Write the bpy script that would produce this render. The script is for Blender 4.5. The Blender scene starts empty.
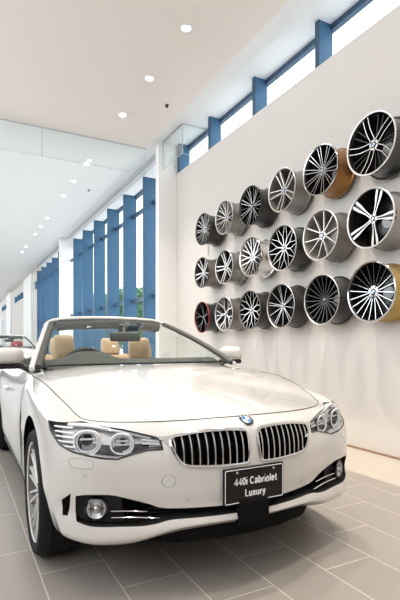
import bpy, bmesh, math, random
import numpy as np
from mathutils import Vector, Matrix
from mathutils.bvhtree import BVHTree

random.seed(7)
PI = math.pi
SC = bpy.context.scene
COL = SC.collection

# ------------------------------------------------------------------ materials
MATS = {}


def mat(name, col, rough=0.5, metal=0.0, coat=0.0, spec=0.5, coat_rough=0.03):
    m = bpy.data.materials.new(name)
    m.use_nodes = True
    b = m.node_tree.nodes['Principled BSDF']
    b.inputs['Base Color'].default_value = (*col, 1)
    b.inputs['Roughness'].default_value = rough
    b.inputs['Metallic'].default_value = metal
    b.inputs['Coat Weight'].default_value = coat
    b.inputs['Coat Roughness'].default_value = coat_rough
    b.inputs['Specular IOR Level'].default_value = spec
    MATS[name] = m
    return m


def noise_rough(m, scale, lo, hi):
    """Break the gloss up a little with noise."""
    nt = m.node_tree
    b = nt.nodes['Principled BSDF']
    tc = nt.nodes.new('ShaderNodeTexCoord')
    n = nt.nodes.new('ShaderNodeTexNoise')
    n.inputs['Scale'].default_value = scale
    r = nt.nodes.new('ShaderNodeMapRange')
    r.inputs['To Min'].default_value = lo
    r.inputs['To Max'].default_value = hi
    nt.links.new(tc.outputs['Object'], n.inputs['Vector'])
    nt.links.new(n.outputs['Fac'], r.inputs['Value'])
    nt.links.new(r.outputs['Result'], b.inputs['Roughness'])


def noise_color(m, scale, c1, c2):
    nt = m.node_tree
    b = nt.nodes['Principled BSDF']
    tc = nt.nodes.new('ShaderNodeTexCoord')
    n = nt.nodes.new('ShaderNodeTexNoise')
    n.inputs['Scale'].default_value = scale
    n.inputs['Detail'].default_value = 4
    r = nt.nodes.new('ShaderNodeMix')
    r.data_type = 'RGBA'
    r.inputs['A'].default_value = (*c1, 1)
    r.inputs['B'].default_value = (*c2, 1)
    nt.links.new(tc.outputs['Object'], n.inputs['Vector'])
    nt.links.new(n.outputs['Fac'], r.inputs['Factor'])
    nt.links.new(r.outputs['Result'], b.inputs['Base Color'])


def glass(name, tint, refl=1.0, base=0.04, top=.7):
    m = bpy.data.materials.new(name)
    m.use_nodes = True
    nt = m.node_tree
    nt.nodes.clear()
    o = nt.nodes.new('ShaderNodeOutputMaterial')
    mx = nt.nodes.new('ShaderNodeMixShader')
    t = nt.nodes.new('ShaderNodeBsdfTransparent')
    t.inputs['Color'].default_value = (*tint, 1)
    g = nt.nodes.new('ShaderNodeBsdfGlossy')
    g.inputs['Roughness'].default_value = 0.02
    g.inputs['Color'].default_value = (refl, refl, refl, 1)
    lw = nt.nodes.new('ShaderNodeLayerWeight')
    lw.inputs['Blend'].default_value = 0.25
    mr = nt.nodes.new('ShaderNodeMapRange')
    mr.inputs['To Min'].default_value = base
    mr.inputs['To Max'].default_value = top
    nt.links.new(lw.outputs['Fresnel'], mr.inputs['Value'])
    nt.links.new(mr.outputs['Result'], mx.inputs['Fac'])
    nt.links.new(t.outputs[0], mx.inputs[1])
    nt.links.new(g.outputs[0], mx.inputs[2])
    nt.links.new(mx.outputs[0], o.inputs['Surface'])
    MATS[name] = m
    return m


def emit(name, col, strength):
    m = bpy.data.materials.new(name)
    m.use_nodes = True
    nt = m.node_tree
    nt.nodes.clear()
    o = nt.nodes.new('ShaderNodeOutputMaterial')
    e = nt.nodes.new('ShaderNodeEmission')
    e.inputs['Color'].default_value = (*col, 1)
    e.inputs['Strength'].default_value = strength
    nt.links.new(e.outputs[0], o.inputs['Surface'])
    MATS[name] = m
    return m


M_PAINT = mat('white_car_paint', (.655, .633, .608), .28, 0, 1.0)
M_BLACK = mat('black_plastic', (.010, .010, .011), .5, 0, 0, .3)
M_PIANO = mat('gloss_black', (.008, .008, .009), .12, 0, .6)
M_CHROME = mat('chrome', (.66, .66, .67), .10, 1.0)
M_SATIN = mat('satin_silver', (.72, .71, .70), .28, 1.0)
M_MACH = mat('machined_alloy', (.70, .685, .67), .33, .6)
M_RUBBER = mat('tyre_rubber', (.012, .0115, .011), .75, 0, 0, .25)
noise_rough(M_RUBBER, 25, .7, .9)
M_LEATHER = mat('beige_leather', (.56, .39, .235), .5)
noise_color(M_LEATHER, 18, (.54, .375, .225), (.60, .42, .255))
M_RED = mat('red_leather', (.42, .07, .075), .5)
M_DASH = mat('dark_dashboard', (.075, .078, .07), .6)
M_TRIM = mat('grey_cabin_trim', (.16, .16, .145), .7)
M_TRIMD = mat('dark_cabin_trim', (.058, .060, .053), .6)
M_GLASS = glass('windscreen_glass', (.84, .90, .87), 1, .015, .40)
M_LENS = glass('lamp_cover_glass', (.98, .985, .99), 1, .0, .30)
M_CLEAR = glass('clear_panel_glass', (.97, .985, .98), 1, .02, .35)
M_PANE = glass('window_glass', (.97, .99, 1.0), 1, .01, .25)
M_MATT = mat('matt_black', (.006, .006, .006), .9, 0, 0, .1)
M_LAMPBOWL = mat('lamp_bowl_grey', (.66, .66, .67), .25, .45)
M_LIGHTRING = mat('light_ring_white', (.86, .87, .88), .2, 0, .5)
M_BOWL = mat('dark_satin_bowl', (.16, .16, .165), .25, .6)
M_BLUE = mat('emblem_blue', (.02, .22, .62), .25, 0, .5)
M_WHITE = mat('emblem_white', (.85, .85, .86), .3, 0, .5)
M_PLATE = mat('plate_black', (.010, .009, .009), .45, 0, 0, .25)
M_WALL = mat('wall_paint', (.69, .65, .61), .8)
noise_color(M_WALL, 3, (.685, .645, .605), (.70, .66, .618))
M_CEIL = mat('ceiling_paint', (.92, .865, .83), .85)
noise_color(M_CEIL, 2, (.915, .86, .825), (.925, .87, .835))
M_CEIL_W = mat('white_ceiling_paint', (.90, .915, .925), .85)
M_LOW = mat('brown_grey_wall', (.13, .11, .10), .7)  # dark finish of the added, unseen walls that block low light
M_SOFFIT = mat('white_soffit_paint', (.90, .915, .93), .8)
M_COLUMN = mat('white_column_paint', (.90, .885, .87), .75)
M_FIN = mat('blue_steel_fin', (.042, .128, .235), .6, 0)
noise_color(M_FIN, 6, (.040, .122, .225), (.046, .134, .245))
M_FRAME = mat('dark_blue_frame', (.035, .08, .14), .4, .2)
M_LEAF = mat('green_leaf', (.10, .22, .05), .6)
noise_color(M_LEAF, 2.5, (.06, .17, .035), (.20, .33, .09))
M_BARK = mat('bark', (.10, .07, .05), .9)
M_GROUND = mat('paving_outside', (.75, .74, .72), .9)
M_LAMP = emit('lamp_light', (1, .95, .88), 14)
M_GREY = mat('grey_metal', (.40, .40, .40), .35, .6)
M_TRACK = mat('curtain_track_grey', (.60, .62, .64), .5, .2)
M_DARK = mat('dark_recess', (.010, .010, .010), .8)


def floor_material():
    m = mat('grey_floor_tile', (.2, .18, .17), .3)
    nt = m.node_tree
    b = nt.nodes['Principled BSDF']
    tc = nt.nodes.new('ShaderNodeTexCoord')
    sep = nt.nodes.new('ShaderNodeSeparateXYZ')
    cmb = nt.nodes.new('ShaderNodeCombineXYZ')
    ax = nt.nodes.new('ShaderNodeMath'); ax.operation = 'ADD'; ax.inputs[1].default_value = TILE_OFF_Y
    ay = nt.nodes.new('ShaderNodeMath'); ay.operation = 'ADD'; ay.inputs[1].default_value = TILE_OFF_X
    br = nt.nodes.new('ShaderNodeTexBrick')
    br.offset = 0.5
    br.offset_frequency = 2
    br.squash = 1.0
    br.inputs['Scale'].default_value = 1.0
    br.inputs['Brick Width'].default_value = .635
    br.inputs['Row Height'].default_value = .3260
    br.inputs['Mortar Size'].default_value = .0030
    br.inputs['Mortar Smooth'].default_value = .2
    br.inputs['Bias'].default_value = 0
    br.inputs['Color1'].default_value = (.305, .274, .245, 1)
    br.inputs['Color2'].default_value = (.330, .297, .265, 1)
    br.inputs['Mortar'].default_value = (.66, .61, .55, 1)
    nt.links.new(tc.outputs['Object'], sep.inputs[0])
    nt.links.new(sep.outputs['Y'], ax.inputs[0])
    nt.links.new(sep.outputs['X'], ay.inputs[0])
    nt.links.new(ax.outputs[0], cmb.inputs['X'])
    nt.links.new(ay.outputs[0], cmb.inputs['Y'])
    nt.links.new(cmb.outputs[0], br.inputs['Vector'])
    nz = nt.nodes.new('ShaderNodeTexNoise'); nz.inputs['Scale'].default_value = 9; nz.inputs['Detail'].default_value = 5
    nt.links.new(tc.outputs['Object'], nz.inputs['Vector'])
    mx = nt.nodes.new('ShaderNodeMix'); mx.data_type = 'RGBA'; mx.blend_type = 'MULTIPLY'
    mx.inputs['Factor'].default_value = .25
    nt.links.new(br.outputs['Color'], mx.inputs['A'])
    nt.links.new(nz.outputs['Color'], mx.inputs['B'])
    hs = nt.nodes.new('ShaderNodeMix'); hs.data_type = 'RGBA'; hs.blend_type = 'MIX'
    nt.links.new(br.outputs['Color'], b.inputs['Base Color'])
    mr = nt.nodes.new('ShaderNodeMapRange')
    mr.inputs['To Min'].default_value = .26
    mr.inputs['To Max'].default_value = .40
    nt.links.new(nz.outputs['Fac'], mr.inputs['Value'])
    nt.links.new(mr.outputs['Result'], b.inputs['Roughness'])
    nt.nodes.remove(mx); nt.nodes.remove(hs)
    bp = nt.nodes.new('ShaderNodeBump')
    bp.inputs['Strength'].default_value = .3
    bp.inputs['Distance'].default_value = .002
    iv = nt.nodes.new('ShaderNodeMath'); iv.operation = 'SUBTRACT'; iv.inputs[0].default_value = 1
    nt.links.new(br.outputs['Fac'], iv.inputs[1])
    nt.links.new(iv.outputs[0], bp.inputs['Height'])
    nt.links.new(bp.outputs[0], b.inputs['Normal'])
    return m


# tile joints: long joints at X = .36 + .3255 k, cross joints at Y = 2.44 in the row X .36-.69
TILE_OFF_X = -.3745 + .3260 * 40
TILE_OFF_Y = -2.44 + .635 * 40.5
M_TILE = floor_material()
M_BORDER = mat('cream_floor_border', (.52, .465, .40), .35)
noise_rough(M_BORDER, 8, .3, .42)


# ------------------------------------------------------------------ object helpers
def new_obj(name, me, parent=None, mats=None, smooth=None):
    for m in (mats or []):
        me.materials.append(m)
    if smooth is not None:
        for p in me.polygons:
            p.use_smooth = True
        me.set_sharp_from_angle(angle=math.radians(smooth))
    o = bpy.data.objects.new(name, me)
    COL.objects.link(o)
    if parent is not None:
        o.parent = parent
    return o


def bm_obj(name, bm, material, parent=None, smooth=30, recalc=True):
    if recalc:
        bmesh.ops.recalc_face_normals(bm, faces=bm.faces[:])
    me = bpy.data.meshes.new(name)
    bm.to_mesh(me)
    bm.free()
    ms = material if isinstance(material, (list, tuple)) else [material]
    return new_obj(name, me, parent, ms, smooth)


def thing(name, label, cat, loc=(0, 0, 0), rot=(0, 0, 0), group=None):
    o = bpy.data.objects.new(name, None)
    o.empty_display_size = .1
    COL.objects.link(o)
    o.location = loc
    o.rotation_euler = rot
    o['label'] = label
    o['category'] = cat
    if group:
        o['group'] = group
    return o


def tag(o, label, cat, group=None):
    o['label'] = label
    o['category'] = cat
    if group:
        o['group'] = group
    return o


def struct(o):
    o['kind'] = 'structure'
    return o


def box(bm, lo, hi, mi=0, bev=0, seg=2):
    vs = [bm.verts.new((x, y, z)) for x in (lo[0], hi[0]) for y in (lo[1], hi[1]) for z in (lo[2], hi[2])]
    fs = []
    for q in ((0, 1, 3, 2), (4, 6, 7, 5), (0, 4, 5, 1), (2, 3, 7, 6), (0, 2, 6, 4), (1, 5, 7, 3)):
        f = bm.faces.new([vs[i] for i in q])
        f.material_index = mi
        fs.append(f)
    if bev:
        es = list({e for f in fs for e in f.edges})
        bmesh.ops.bevel(bm, geom=es, offset=bev, segments=seg, affect='EDGES', profile=.5, clamp_overlap=True)
    return vs


def rbox(size, bev, loc=(0, 0, 0), rot=(0, 0, 0), seg=4, bm=None):
    own = bm or bmesh.new()
    t = bmesh.new()
    box(t, [-s / 2 for s in size], [s / 2 for s in size], 0, bev, seg)
    mtx = Matrix.Translation(loc) @ Matrix.Rotation(rot[2], 4, 'Z') @ Matrix.Rotation(rot[1], 4, 'Y') @ Matrix.Rotation(rot[0], 4, 'X')
    bmesh.ops.transform(t, matrix=mtx, verts=t.verts[:])
    me = bpy.data.meshes.new('t')
    t.to_mesh(me)
    t.free()
    own.from_mesh(me)
    bpy.data.meshes.remove(me)
    return own


def lathe(bm, prof, n=48, axis='Z', center=(0, 0, 0), mi=None, closed=False):
    """prof: (radius, height) list; mi: material index per segment."""
    rings = []
    for r, h in prof:
        ring = []
        for k in range(n):
            a = 2 * PI * k / n
            c, s = r * math.cos(a), r * math.sin(a)
            p = (c, s, h) if axis == 'Z' else ((c, h, s) if axis == 'Y' else (h, c, s))
            ring.append(bm.verts.new([p[i] + center[i] for i in range(3)]))
        rings.append(ring)
    m = len(rings)
    for j in range(m if closed else m - 1):
        a, b = rings[j], rings[(j + 1) % m]
        for k in range(n):
            f = bm.faces.new((a[k], a[(k + 1) % n], b[(k + 1) % n], b[k]))
            if mi is not None:
                f.material_index = mi[j]
    return rings


def cap(bm, ring, mi=0):
    f = bm.faces.new(ring)
    f.material_index = mi
    return f


def tube(bm, pts, r, n=8, closed=False, mi=0, scale=None, up=None):
    """Tube along points; r float or list; scale=(a,b) squashes the section."""
    pts = [Vector(p) for p in pts]
    m = len(pts)
    rings = []
    prev = None
    for i, p in enumerate(pts):
        a = pts[i - 1] if (i > 0 or closed) else pts[i]
        b = pts[(i + 1) % m] if (i < m - 1 or closed) else pts[i]
        t = (b - a).normalized()
        ref = Vector(up) if up is not None else (prev if prev is not None else (Vector((0, 0, 1)) if abs(t.z) < .9 else Vector((1, 0, 0))))
        u = (ref - t * ref.dot(t)).normalized()
        prev = u
        w = t.cross(u)
        rr = r[i] if isinstance(r, (list, tuple)) else r
        sa, sb = scale or (1, 1)
        rings.append([bm.verts.new(p + u * (rr * sa * math.cos(2 * PI * k / n)) + w * (rr * sb * math.sin(2 * PI * k / n))) for k in range(n)])
    for j in range(m if closed else m - 1):
        A, B = rings[j], rings[(j + 1) % m]
        for k in range(n):
            f = bm.faces.new((A[k], A[(k + 1) % n], B[(k + 1) % n], B[k]))
            f.material_index = mi
    if not closed:
        for ring in (rings[0], rings[-1]):
            f = bm.faces.new(ring)
            f.material_index = mi
    return rings


def grid_faces(bm, rows, mi=0, closed_u=False):
    V = [[bm.verts.new(p) for p in r] for r in rows]
    for j in range(len(V) - 1):
        n = len(V[j])
        for i in range(n if closed_u else n - 1):
            f = bm.faces.new((V[j][i], V[j][(i + 1) % n], V[j + 1][(i + 1) % n], V[j + 1][i]))
            f.material_index = mi
    return V


def prism(bm, poly_a, poly_b, mi=0):
    A = [bm.verts.new(p) for p in poly_a]
    B = [bm.verts.new(p) for p in poly_b]
    n = len(A)
    fs = [bm.faces.new(A), bm.faces.new(B[::-1])]
    for i in range(n):
        fs.append(bm.faces.new((A[i], B[i], B[(i + 1) % n], A[(i + 1) % n])))
    for f in fs:
        f.material_index = mi
    return fs


def smooth_closed(pts, sub=4):
    """Catmull-Rom through a closed outline."""
    n = len(pts)
    out = []
    P = [np.array(p, float) for p in pts]
    for i in range(n):
        a, b, c, d = P[i - 1], P[i], P[(i + 1) % n], P[(i + 2) % n]
        for k in range(sub):
            t = k / sub
            out.append(.5 * ((2 * b) + (c - a) * t + (2 * a - 5 * b + 4 * c - d) * t * t + (3 * b - a - 3 * c + d) * t ** 3))
    return out


def smooth_open(pts, sub=4):
    n = len(pts)
    out = []
    P = [np.array(p, float) for p in pts]
    for i in range(n - 1):
        a = P[i - 1] if i else 2 * P[0] - P[1]
        b, c = P[i], P[i + 1]
        d = P[i + 2] if i + 2 < n else 2 * P[-1] - P[-2]
        for k in range(sub):
            t = k / sub
            out.append(.5 * ((2 * b) + (c - a) * t + (2 * a - 5 * b + 4 * c - d) * t * t + (3 * b - a - 3 * c + d) * t ** 3))
    out.append(P[-1])
    return out


def boolean(me_a, me_b, op):
    """Exact boolean of two meshes; faces keep their own mesh's materials."""
    a = bpy.data.objects.new('bool_a', me_a)
    b = bpy.data.objects.new('bool_b', me_b)
    COL.objects.link(a)
    COL.objects.link(b)
    md = a.modifiers.new('b', 'BOOLEAN')
    md.operation = op
    md.object = b
    md.solver = 'EXACT'
    md.material_mode = 'TRANSFER'
    dg = bpy.context.evaluated_depsgraph_get()
    res = bpy.data.meshes.new_from_object(a.evaluated_get(dg))
    bpy.data.objects.remove(a)
    bpy.data.objects.remove(b)
    return res


def text_mesh(body, size, align='CENTER', bold=0.0, extrude=.001):
    cu = bpy.data.curves.new('lettering', 'FONT')
    cu.body = body
    cu.size = size
    cu.align_x = align
    cu.align_y = 'CENTER'
    cu.extrude = extrude
    cu.offset = bold
    cu.resolution_u = 3
    o = bpy.data.objects.new('lettering', cu)
    COL.objects.link(o)
    dg = bpy.context.evaluated_depsgraph_get()
    me = bpy.data.meshes.new_from_object(o.evaluated_get(dg))
    bpy.data.objects.remove(o)
    me.materials.clear()
    return me


def copy_tree(o, parent=None):
    c = o.copy()
    COL.objects.link(c)
    if parent is not None:
        c.parent = parent
    for ch in list(o.children):
        copy_tree(ch, c)
    return c
SKY = 2.0
EXPOSURE = 0.86
# ------------------------------------------------------------------ car body surface (car frame: x forward, y left, z up, origin under the front axle)
BASE = [(.835, 0), (.822, .18), (.772, .38), (.70, .58), (.655, .752), (.567, .866), (.43, .910), (.22, .926), (-.05, .932), (-.42, .922),
        (-.80, .905), (-1.6, .905), (-2.35, .915), (-2.85, .915), (-3.35, .87), (-3.68, .74), (-3.80, .40), (-3.84, 0)]
NS = len(BASE)


def base_normals():
    out = []
    for i in range(NS):
        a = BASE[i - 1] if i else (BASE[1][0], -BASE[1][1])
        b = BASE[i + 1] if i < NS - 1 else (BASE[i - 1][0], -BASE[i - 1][1])
        t = Vector((b[0] - a[0], b[1] - a[1])).normalized()
        out.append((t.y, -t.x) )
    return out


BN = base_normals()
# per row: z at stations 0..17, inset at stations 0..17
ROWZ = [
    [.235, .235, .23, .215, .22, .225, .20] + [.185] * 6 + [.19, .22, .25, .25, .25],
    [.318, .318, .302, .253, .258, .268, .250] + [.20] * 6 + [.21, .25, .28, .28, .28],
    [.333, .333, .322, .290, .296, .305, .285] + [.235] * 6 + [.25, .29, .32, .32, .32],
    [.352, .352, .347, .330, .338, .352, .340] + [.31] * 6 + [.32, .35, .37, .37, .37],
    [.398, .398, .400, .405, .41, .42, .41] + [.40] * 6 + [.40, .42, .44, .44, .44],
    [.47, .47, .475, .485, .49, .49, .49] + [.50] * 6 + [.50, .50, .52, .52, .52],
    [.57, .57, .575, .58, .585, .59, .59] + [.60] * 6 + [.60, .60, .60, .60, .60],
    [.66, .66, .662, .67, .68, .685, .69] + [.705] * 6 + [.71, .70, .70, .70, .70],
    [.742, .742, .735, .742, .757, .772, .790, .815, .832, .845, .848, .85, .87, .88, .87, .86, .86, .86],
]
ROWI = [
    [.12, .12, .13, .17, .19, .20, .18] + [.09] * 6 + [.10, .10, .12, .12, .12],
    [.012, .012, .010, .010, .022, .045, .075] + [.05] * 6 + [.04, .03, .03, .03, .03],
    [-.010, -.010, -.016, -.024, -.012, .014, .050] + [.025] * 6 + [.02, .01, .01, .01, .01],
    [-.004, -.004, -.010, -.018, -.009, .010, .032] + [.012] * 6 + [.01, .0, .0, .0, .0],
    [.014, .014, .014, .016, .014, .010, .016] + [.008] * 6 + [.005, 0, 0, 0, 0],
    [.003, .003, .002, .0, .0, .0, .0] + [.004] * 6 + [.0, 0, 0, 0, 0],
    [-.003, -.003, -.002, .0, .002, .002, .0] + [.0] * 6 + [.0, 0, 0, 0, 0],
    [.006, .006, .008, .014, .020, .020, .010, .004, .002, .004, .006, .008, .006, .0, .01, .02, .02, .02],
    [.030, .030, .036, .050, .062, .058, .034, .022, .020, .022, .026, .03, .03, .03, .05, .06, .05, .05],
]
EDGE = [(.735, 0), (.726, .17), (.690, .355), (.622, .52), (.535, .655), (.448, .738), (.27, .782), (.12, .808), (-.08, .828), (-.43, .838),
        (-.80, .842), (-1.6, .83), (-2.35, .82), (-2.85, .80), (-3.30, .74), (-3.55, .62), (-3.66, .34), (-3.70, 0)]
SPINE = [.35, .33, .28, .20, .12, .05, -.02, -.10, -.25, -.50, -.85, -1.6, -2.35, -2.8, -3.0, -3.1, -3.15, -3.15]
EDGEZ = {0: .800, 1: .799, 2: .795, 3: .791, 4: .789, 5: .797, 6: .848, 7: .886, 8: .922, 9: .942, 10: .945, 11: .94, 12: .95, 13: .965, 14: .965, 15: .955, 16: .955, 17: .955}
HCX = [-4, -.8, -.5, -.2, .1, .4, .6, .70, .75]
HCZ = [1.02, 1.018, 1.010, .985, .945, .887, .838, .805, .782]


def smoothstep(a, b, x):
    t = min(1, max(0, (x - a) / (b - a)))
    return t * t * (3 - 2 * t)


def H(x, y):
    """Bonnet height."""
    hc = 0
    for dx in (-.06, -.03, 0, .03, .06):
        hc += np.interp(x + dx, HCX, HCZ) / 5
    y = abs(y)
    drop = .065 * (y / .80) ** 2.3
    w = .20 + .36 * smoothstep(.75, -.7, x)
    crease = .007 * (1 - smoothstep(w - .02, w + .045, y))
    return hc - drop + crease - .007


def control_grid():
    rows = []
    for k in range(9):
        r = []
        for i in range(NS):
            x, y = BASE[i]
            n = BN[i]
            r.append([x - n[0] * ROWI[k][i], y - n[1] * ROWI[k][i], ROWZ[k][i]])
        rows.append(r)
    r = []
    for i in range(NS):
        x, y = EDGE[i]
        z = EDGEZ[i]
        r.append([x, y, z])
    rows.append(r)
    return rows


def hermite(P, T, ts, mono=False):
    """Nonuniform cubic through P (n,d) at T; mono limits the slopes."""
    P = np.array(P, float)
    T = np.array(T, float)
    n = len(P)
    d = (P[1:] - P[:-1]) / (T[1:] - T[:-1])[:, None]
    m = np.zeros_like(P)
    m[0], m[-1] = d[0], d[-1]
    for i in range(1, n - 1):
        h0, h1 = T[i] - T[i - 1], T[i + 1] - T[i]
        m[i] = (d[i - 1] * h1 + d[i] * h0) / (h0 + h1)
        if mono:
            for c in range(P.shape[1]):
                a, b = d[i - 1][c], d[i][c]
                if a * b <= 0:
                    m[i][c] = 0
                else:
                    w1, w2 = 2 * h1 + h0, h1 + 2 * h0
                    m[i][c] = (w1 + w2) / (w1 / a + w2 / b)
    out = []
    for t in ts:
        i = min(n - 2, max(0, int(np.searchsorted(T, t, 'right')) - 1))
        h = T[i + 1] - T[i]
        s = (t - T[i]) / h
        out.append((2 * s ** 3 - 3 * s * s + 1) * P[i] + (s ** 3 - 2 * s * s + s) * h * m[i] + (-2 * s ** 3 + 3 * s * s) * P[i + 1] + (s ** 3 - s * s) * h * m[i + 1])
    return np.array(out)


SUBS = [6, 6, 6, 6, 6, 6, 6, 5, 6, 6, 8, 8, 6, 6, 6, 5, 5]
SUBR = 5
TAGS = {}
for _n in ('bonnet', 'front_bumper', 'fender', 'door', 'rear_body', 'underbody', 'arch', 'intake', 'tub', 'slot', 'lamp'):
    TAGS[_n] = bpy.data.materials.new('tag_' + _n)
TAG_LIST = list(TAGS.values())
TAG_I = {n: i for i, n in enumerate(TAGS)}


def body_rows():
    """Dense half rows: list of arrays (stations, 3); also the fractional station of each column."""
    R = control_grid()
    st = []
    for i in range(NS - 1):
        st += [i + k / SUBS[i] for k in range(SUBS[i])]
    st.append(NS - 1)
    dense = []
    for r in R:
        ext = [[r[2][0], -r[2][1], r[2][2]], [r[1][0], -r[1][1], r[1][2]]] + r + [[r[-2][0], -r[-2][1], r[-2][2]], [r[-3][0], -r[-3][1], r[-3][2]]]
        T = [0]
        for a, b in zip(ext, ext[1:]):
            T.append(T[-1] + max(.02, math.dist(a, b)) ** .75)
        T = np.array(T)
        ts = np.interp(np.array(st) + 2, np.arange(len(ext)), T)
        dense.append(hermite(ext, T, ts))
    D = np.array(dense)                       # 10 x n x 3
    n = D.shape[1]
    out = []
    for i in range(n):
        P = D[:, i]
        T = [0]
        for a, b in zip(P, P[1:]):
            T.append(T[-1] + max(.01, np.linalg.norm(a - b)) ** .75)
        ts = []
        for k in range(len(P) - 1):
            ts += [T[k] + (T[k + 1] - T[k]) * j / SUBR for j in range(SUBR)]
        ts.append(T[-1])
        out.append(hermite(P, T, ts, True))
    L = np.array(out).transpose(1, 0, 2)      # rows x n x 3
    rows = [L[j] for j in range(L.shape[0])]
    kk = [j / SUBR for j in range(L.shape[0])]
    edge = rows[-1]
    sp = np.interp(st, np.arange(NS), SPINE)
    for q in (.04, .1, .18, .27, .37, .47, .57, .67, .77, .87, .95, 1.0):
        r = np.zeros_like(edge)
        for i in range(n):
            x = edge[i][0] * (1 - q) + sp[i] * q
            y = edge[i][1] * (1 - q)
            zf = H(x, y)
            zr = edge[i][2] + .035 * (1 - (1 - q) ** 2)
            w = smoothstep(10.0, 10.9, st[i])
            he = H(edge[i][0], edge[i][1])
            zf += (edge[i][2] - he) * (1 - q)
            r[i] = (x, y, zf * (1 - w) + zr * w)
        rows.append(r)
        kk.append(9 + q)
    return rows, st, kk


def build_body():
    rows, st, kk = body_rows()
    n = len(st)
    bottom = rows[0].copy()
    sp = np.interp(st, np.arange(NS), SPINE)
    bottom[:, 0] = sp
    bottom[:, 1] = 0
    bottom[:, 2] = .21
    mid = rows[0] * .5 + bottom * .5
    mid[:, 2] = .20
    allrows = [bottom, mid] + rows
    ks = [-2, -1] + kk
    bm = bmesh.new()
    full = []
    for r in allrows:
        full.append([tuple(p) for p in r] + [(p[0], -p[1], p[2]) for p in r[-2:0:-1]])
    V = [[bm.verts.new(p) for p in r] for r in full]
    m = len(full[0])
    for j in range(len(V) - 1):
        km = (ks[j] + ks[j + 1]) / 2
        for i in range(m):
            a, b = i, (i + 1) % m
            si = st[i] if i < n else st[2 * n - 2 - i]
            sj = st[b] if b < n else st[2 * n - 2 - b]
            s = (si + sj) / 2
            f = bm.faces.new((V[j][a], V[j][b], V[j + 1][b], V[j + 1][a]))
            if km < 0:
                t = 'underbody'
            elif km > 9 and s < 10:
                t = 'bonnet'
            elif s < 6.85:
                t = 'front_bumper' if km < 9 else 'bonnet'
            elif s < 9.75:
                t = 'fender'
            elif s < 12.2 and km > 3:
                t = 'door'
            else:
                t = 'rear_body'
            if 0 < km < 3 and s >= 9.75:
                t = 'rear_body'
            f.material_index = TAG_I[t]
    bmesh.ops.remove_doubles(bm, verts=bm.verts[:], dist=1e-5)
    bmesh.ops.dissolve_degenerate(bm, edges=bm.edges[:], dist=1e-6)
    bmesh.ops.recalc_face_normals(bm, faces=bm.faces[:])
    me = bpy.data.meshes.new('body_shell')
    bm.to_mesh(me)
    bm.free()
    for t in TAG_LIST:
        me.materials.append(t)
    edge_line = [tuple(p) for p in rows[9 * SUBR]]
    return me, rows, st


BODY, BODY_ROWS, BODY_ST = build_body()
_b = bmesh.new()
_b.from_mesh(BODY)
bmesh.ops.triangulate(_b, faces=_b.faces[:])
BVH = BVHTree.FromBMesh(_b)
_b.free()


def surf(y, z):
    """Point and normal where a ray from the front meets the body."""
    h = BVH.ray_cast(Vector((2, y, z)), Vector((-1, 0, 0)))
    return h[0], h[1]


def on_body(p, d):
    p, d = Vector(p), Vector(d).normalized()
    h = BVH.ray_cast(p - d * 1.0, d)
    return h[0], h[1]
# ------------------------------------------------------------------ the white convertible
CAR = thing('convertible_car', 'white open-top convertible in front with black show plate and twin kidney-shaped grilles', 'car',
            (1.291, 2.70, 0), (0, 0, -PI / 2 - .011))


def mirror(pts, s):
    return [(p[0], p[1] * s, p[2]) for p in pts]


# outlines read off the car, (x, y, z) for the driver's-left (+y) side
LAMP = [(.372, .880, .790), (.488, .752, .789), (.622, .602, .763), (.716, .448, .724), (.738, .440, .677), (.711, .507, .674),
        (.693, .564, .660), (.679, .635, .641), (.665, .691, .646), (.591, .819, .675), (.521, .864, .702), (.415, .884, .753)]
KIDNEY = [(.024, .703), (.032, .735), (.068, .750), (.23, .752), (.375, .735), (.403, .716), (.402, .680), (.374, .624), (.330, .596),
          (.19, .588), (.058, .588), (.030, .608)]
INTAKE_TOP = [(0, .396), (.17, .397), (.42, .404), (.50, .428), (.60, .462), (.672, .484), (.76, .490), (.812, .483)]
INTAKE_BOT = [(.808, .368), (.755, .351), (.66, .343), (.55, .337), (.47, .345), (.41, .357), (.28, .358), (0, .358)]
SLOT = [(.606, .829, .494), (.566, .866, .457), (.566, .866, .387), (.590, .848, .388)]


def cutter_prism(bm, pts, d, out, depth, tagname, sub=0):
    d = Vector(d).normalized()
    P = [Vector(p) for p in (smooth_closed(pts, sub) if sub else pts)]
    hi = max(p.dot(d) for p in P) + out
    A = [p + d * (hi - p.dot(d)) for p in P]
    if isinstance(depth, tuple):
        B = [p + d * (depth[0] - p.dot(d)) for p in P]
    else:
        B = [p - d * depth for p in P]
    prism(bm, A, B, TAG_I[tagname])


def shrink(pts2, w):
    """Inset a 2D outline by w (positive inward); works on either winding."""
    n = len(pts2)
    area = sum(pts2[i][0] * pts2[(i + 1) % n][1] - pts2[(i + 1) % n][0] * pts2[i][1] for i in range(n))
    sg = 1 if area > 0 else -1
    out = []
    for i in range(n):
        a, b, c = Vector(pts2[i - 1]), Vector(pts2[i]), Vector(pts2[(i + 1) % n])
        t1, t2 = (b - a).normalized(), (c - b).normalized()
        n1, n2 = Vector((-t1.y, t1.x)) * sg, Vector((-t2.y, t2.x)) * sg
        m = (n1 + n2)
        m = m / max(.35, m.length_squared / 2)
        out.append(tuple(b + m * w))
    return out


def front_pts(pts2, off=0.0):
    out = []
    for y, z in pts2:
        p, nn = surf(y, z)
        if p is None:
            p, nn = Vector((.6, y, z)), Vector((1, 0, 0))
        out.append(p + nn * off)
    return out


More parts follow.
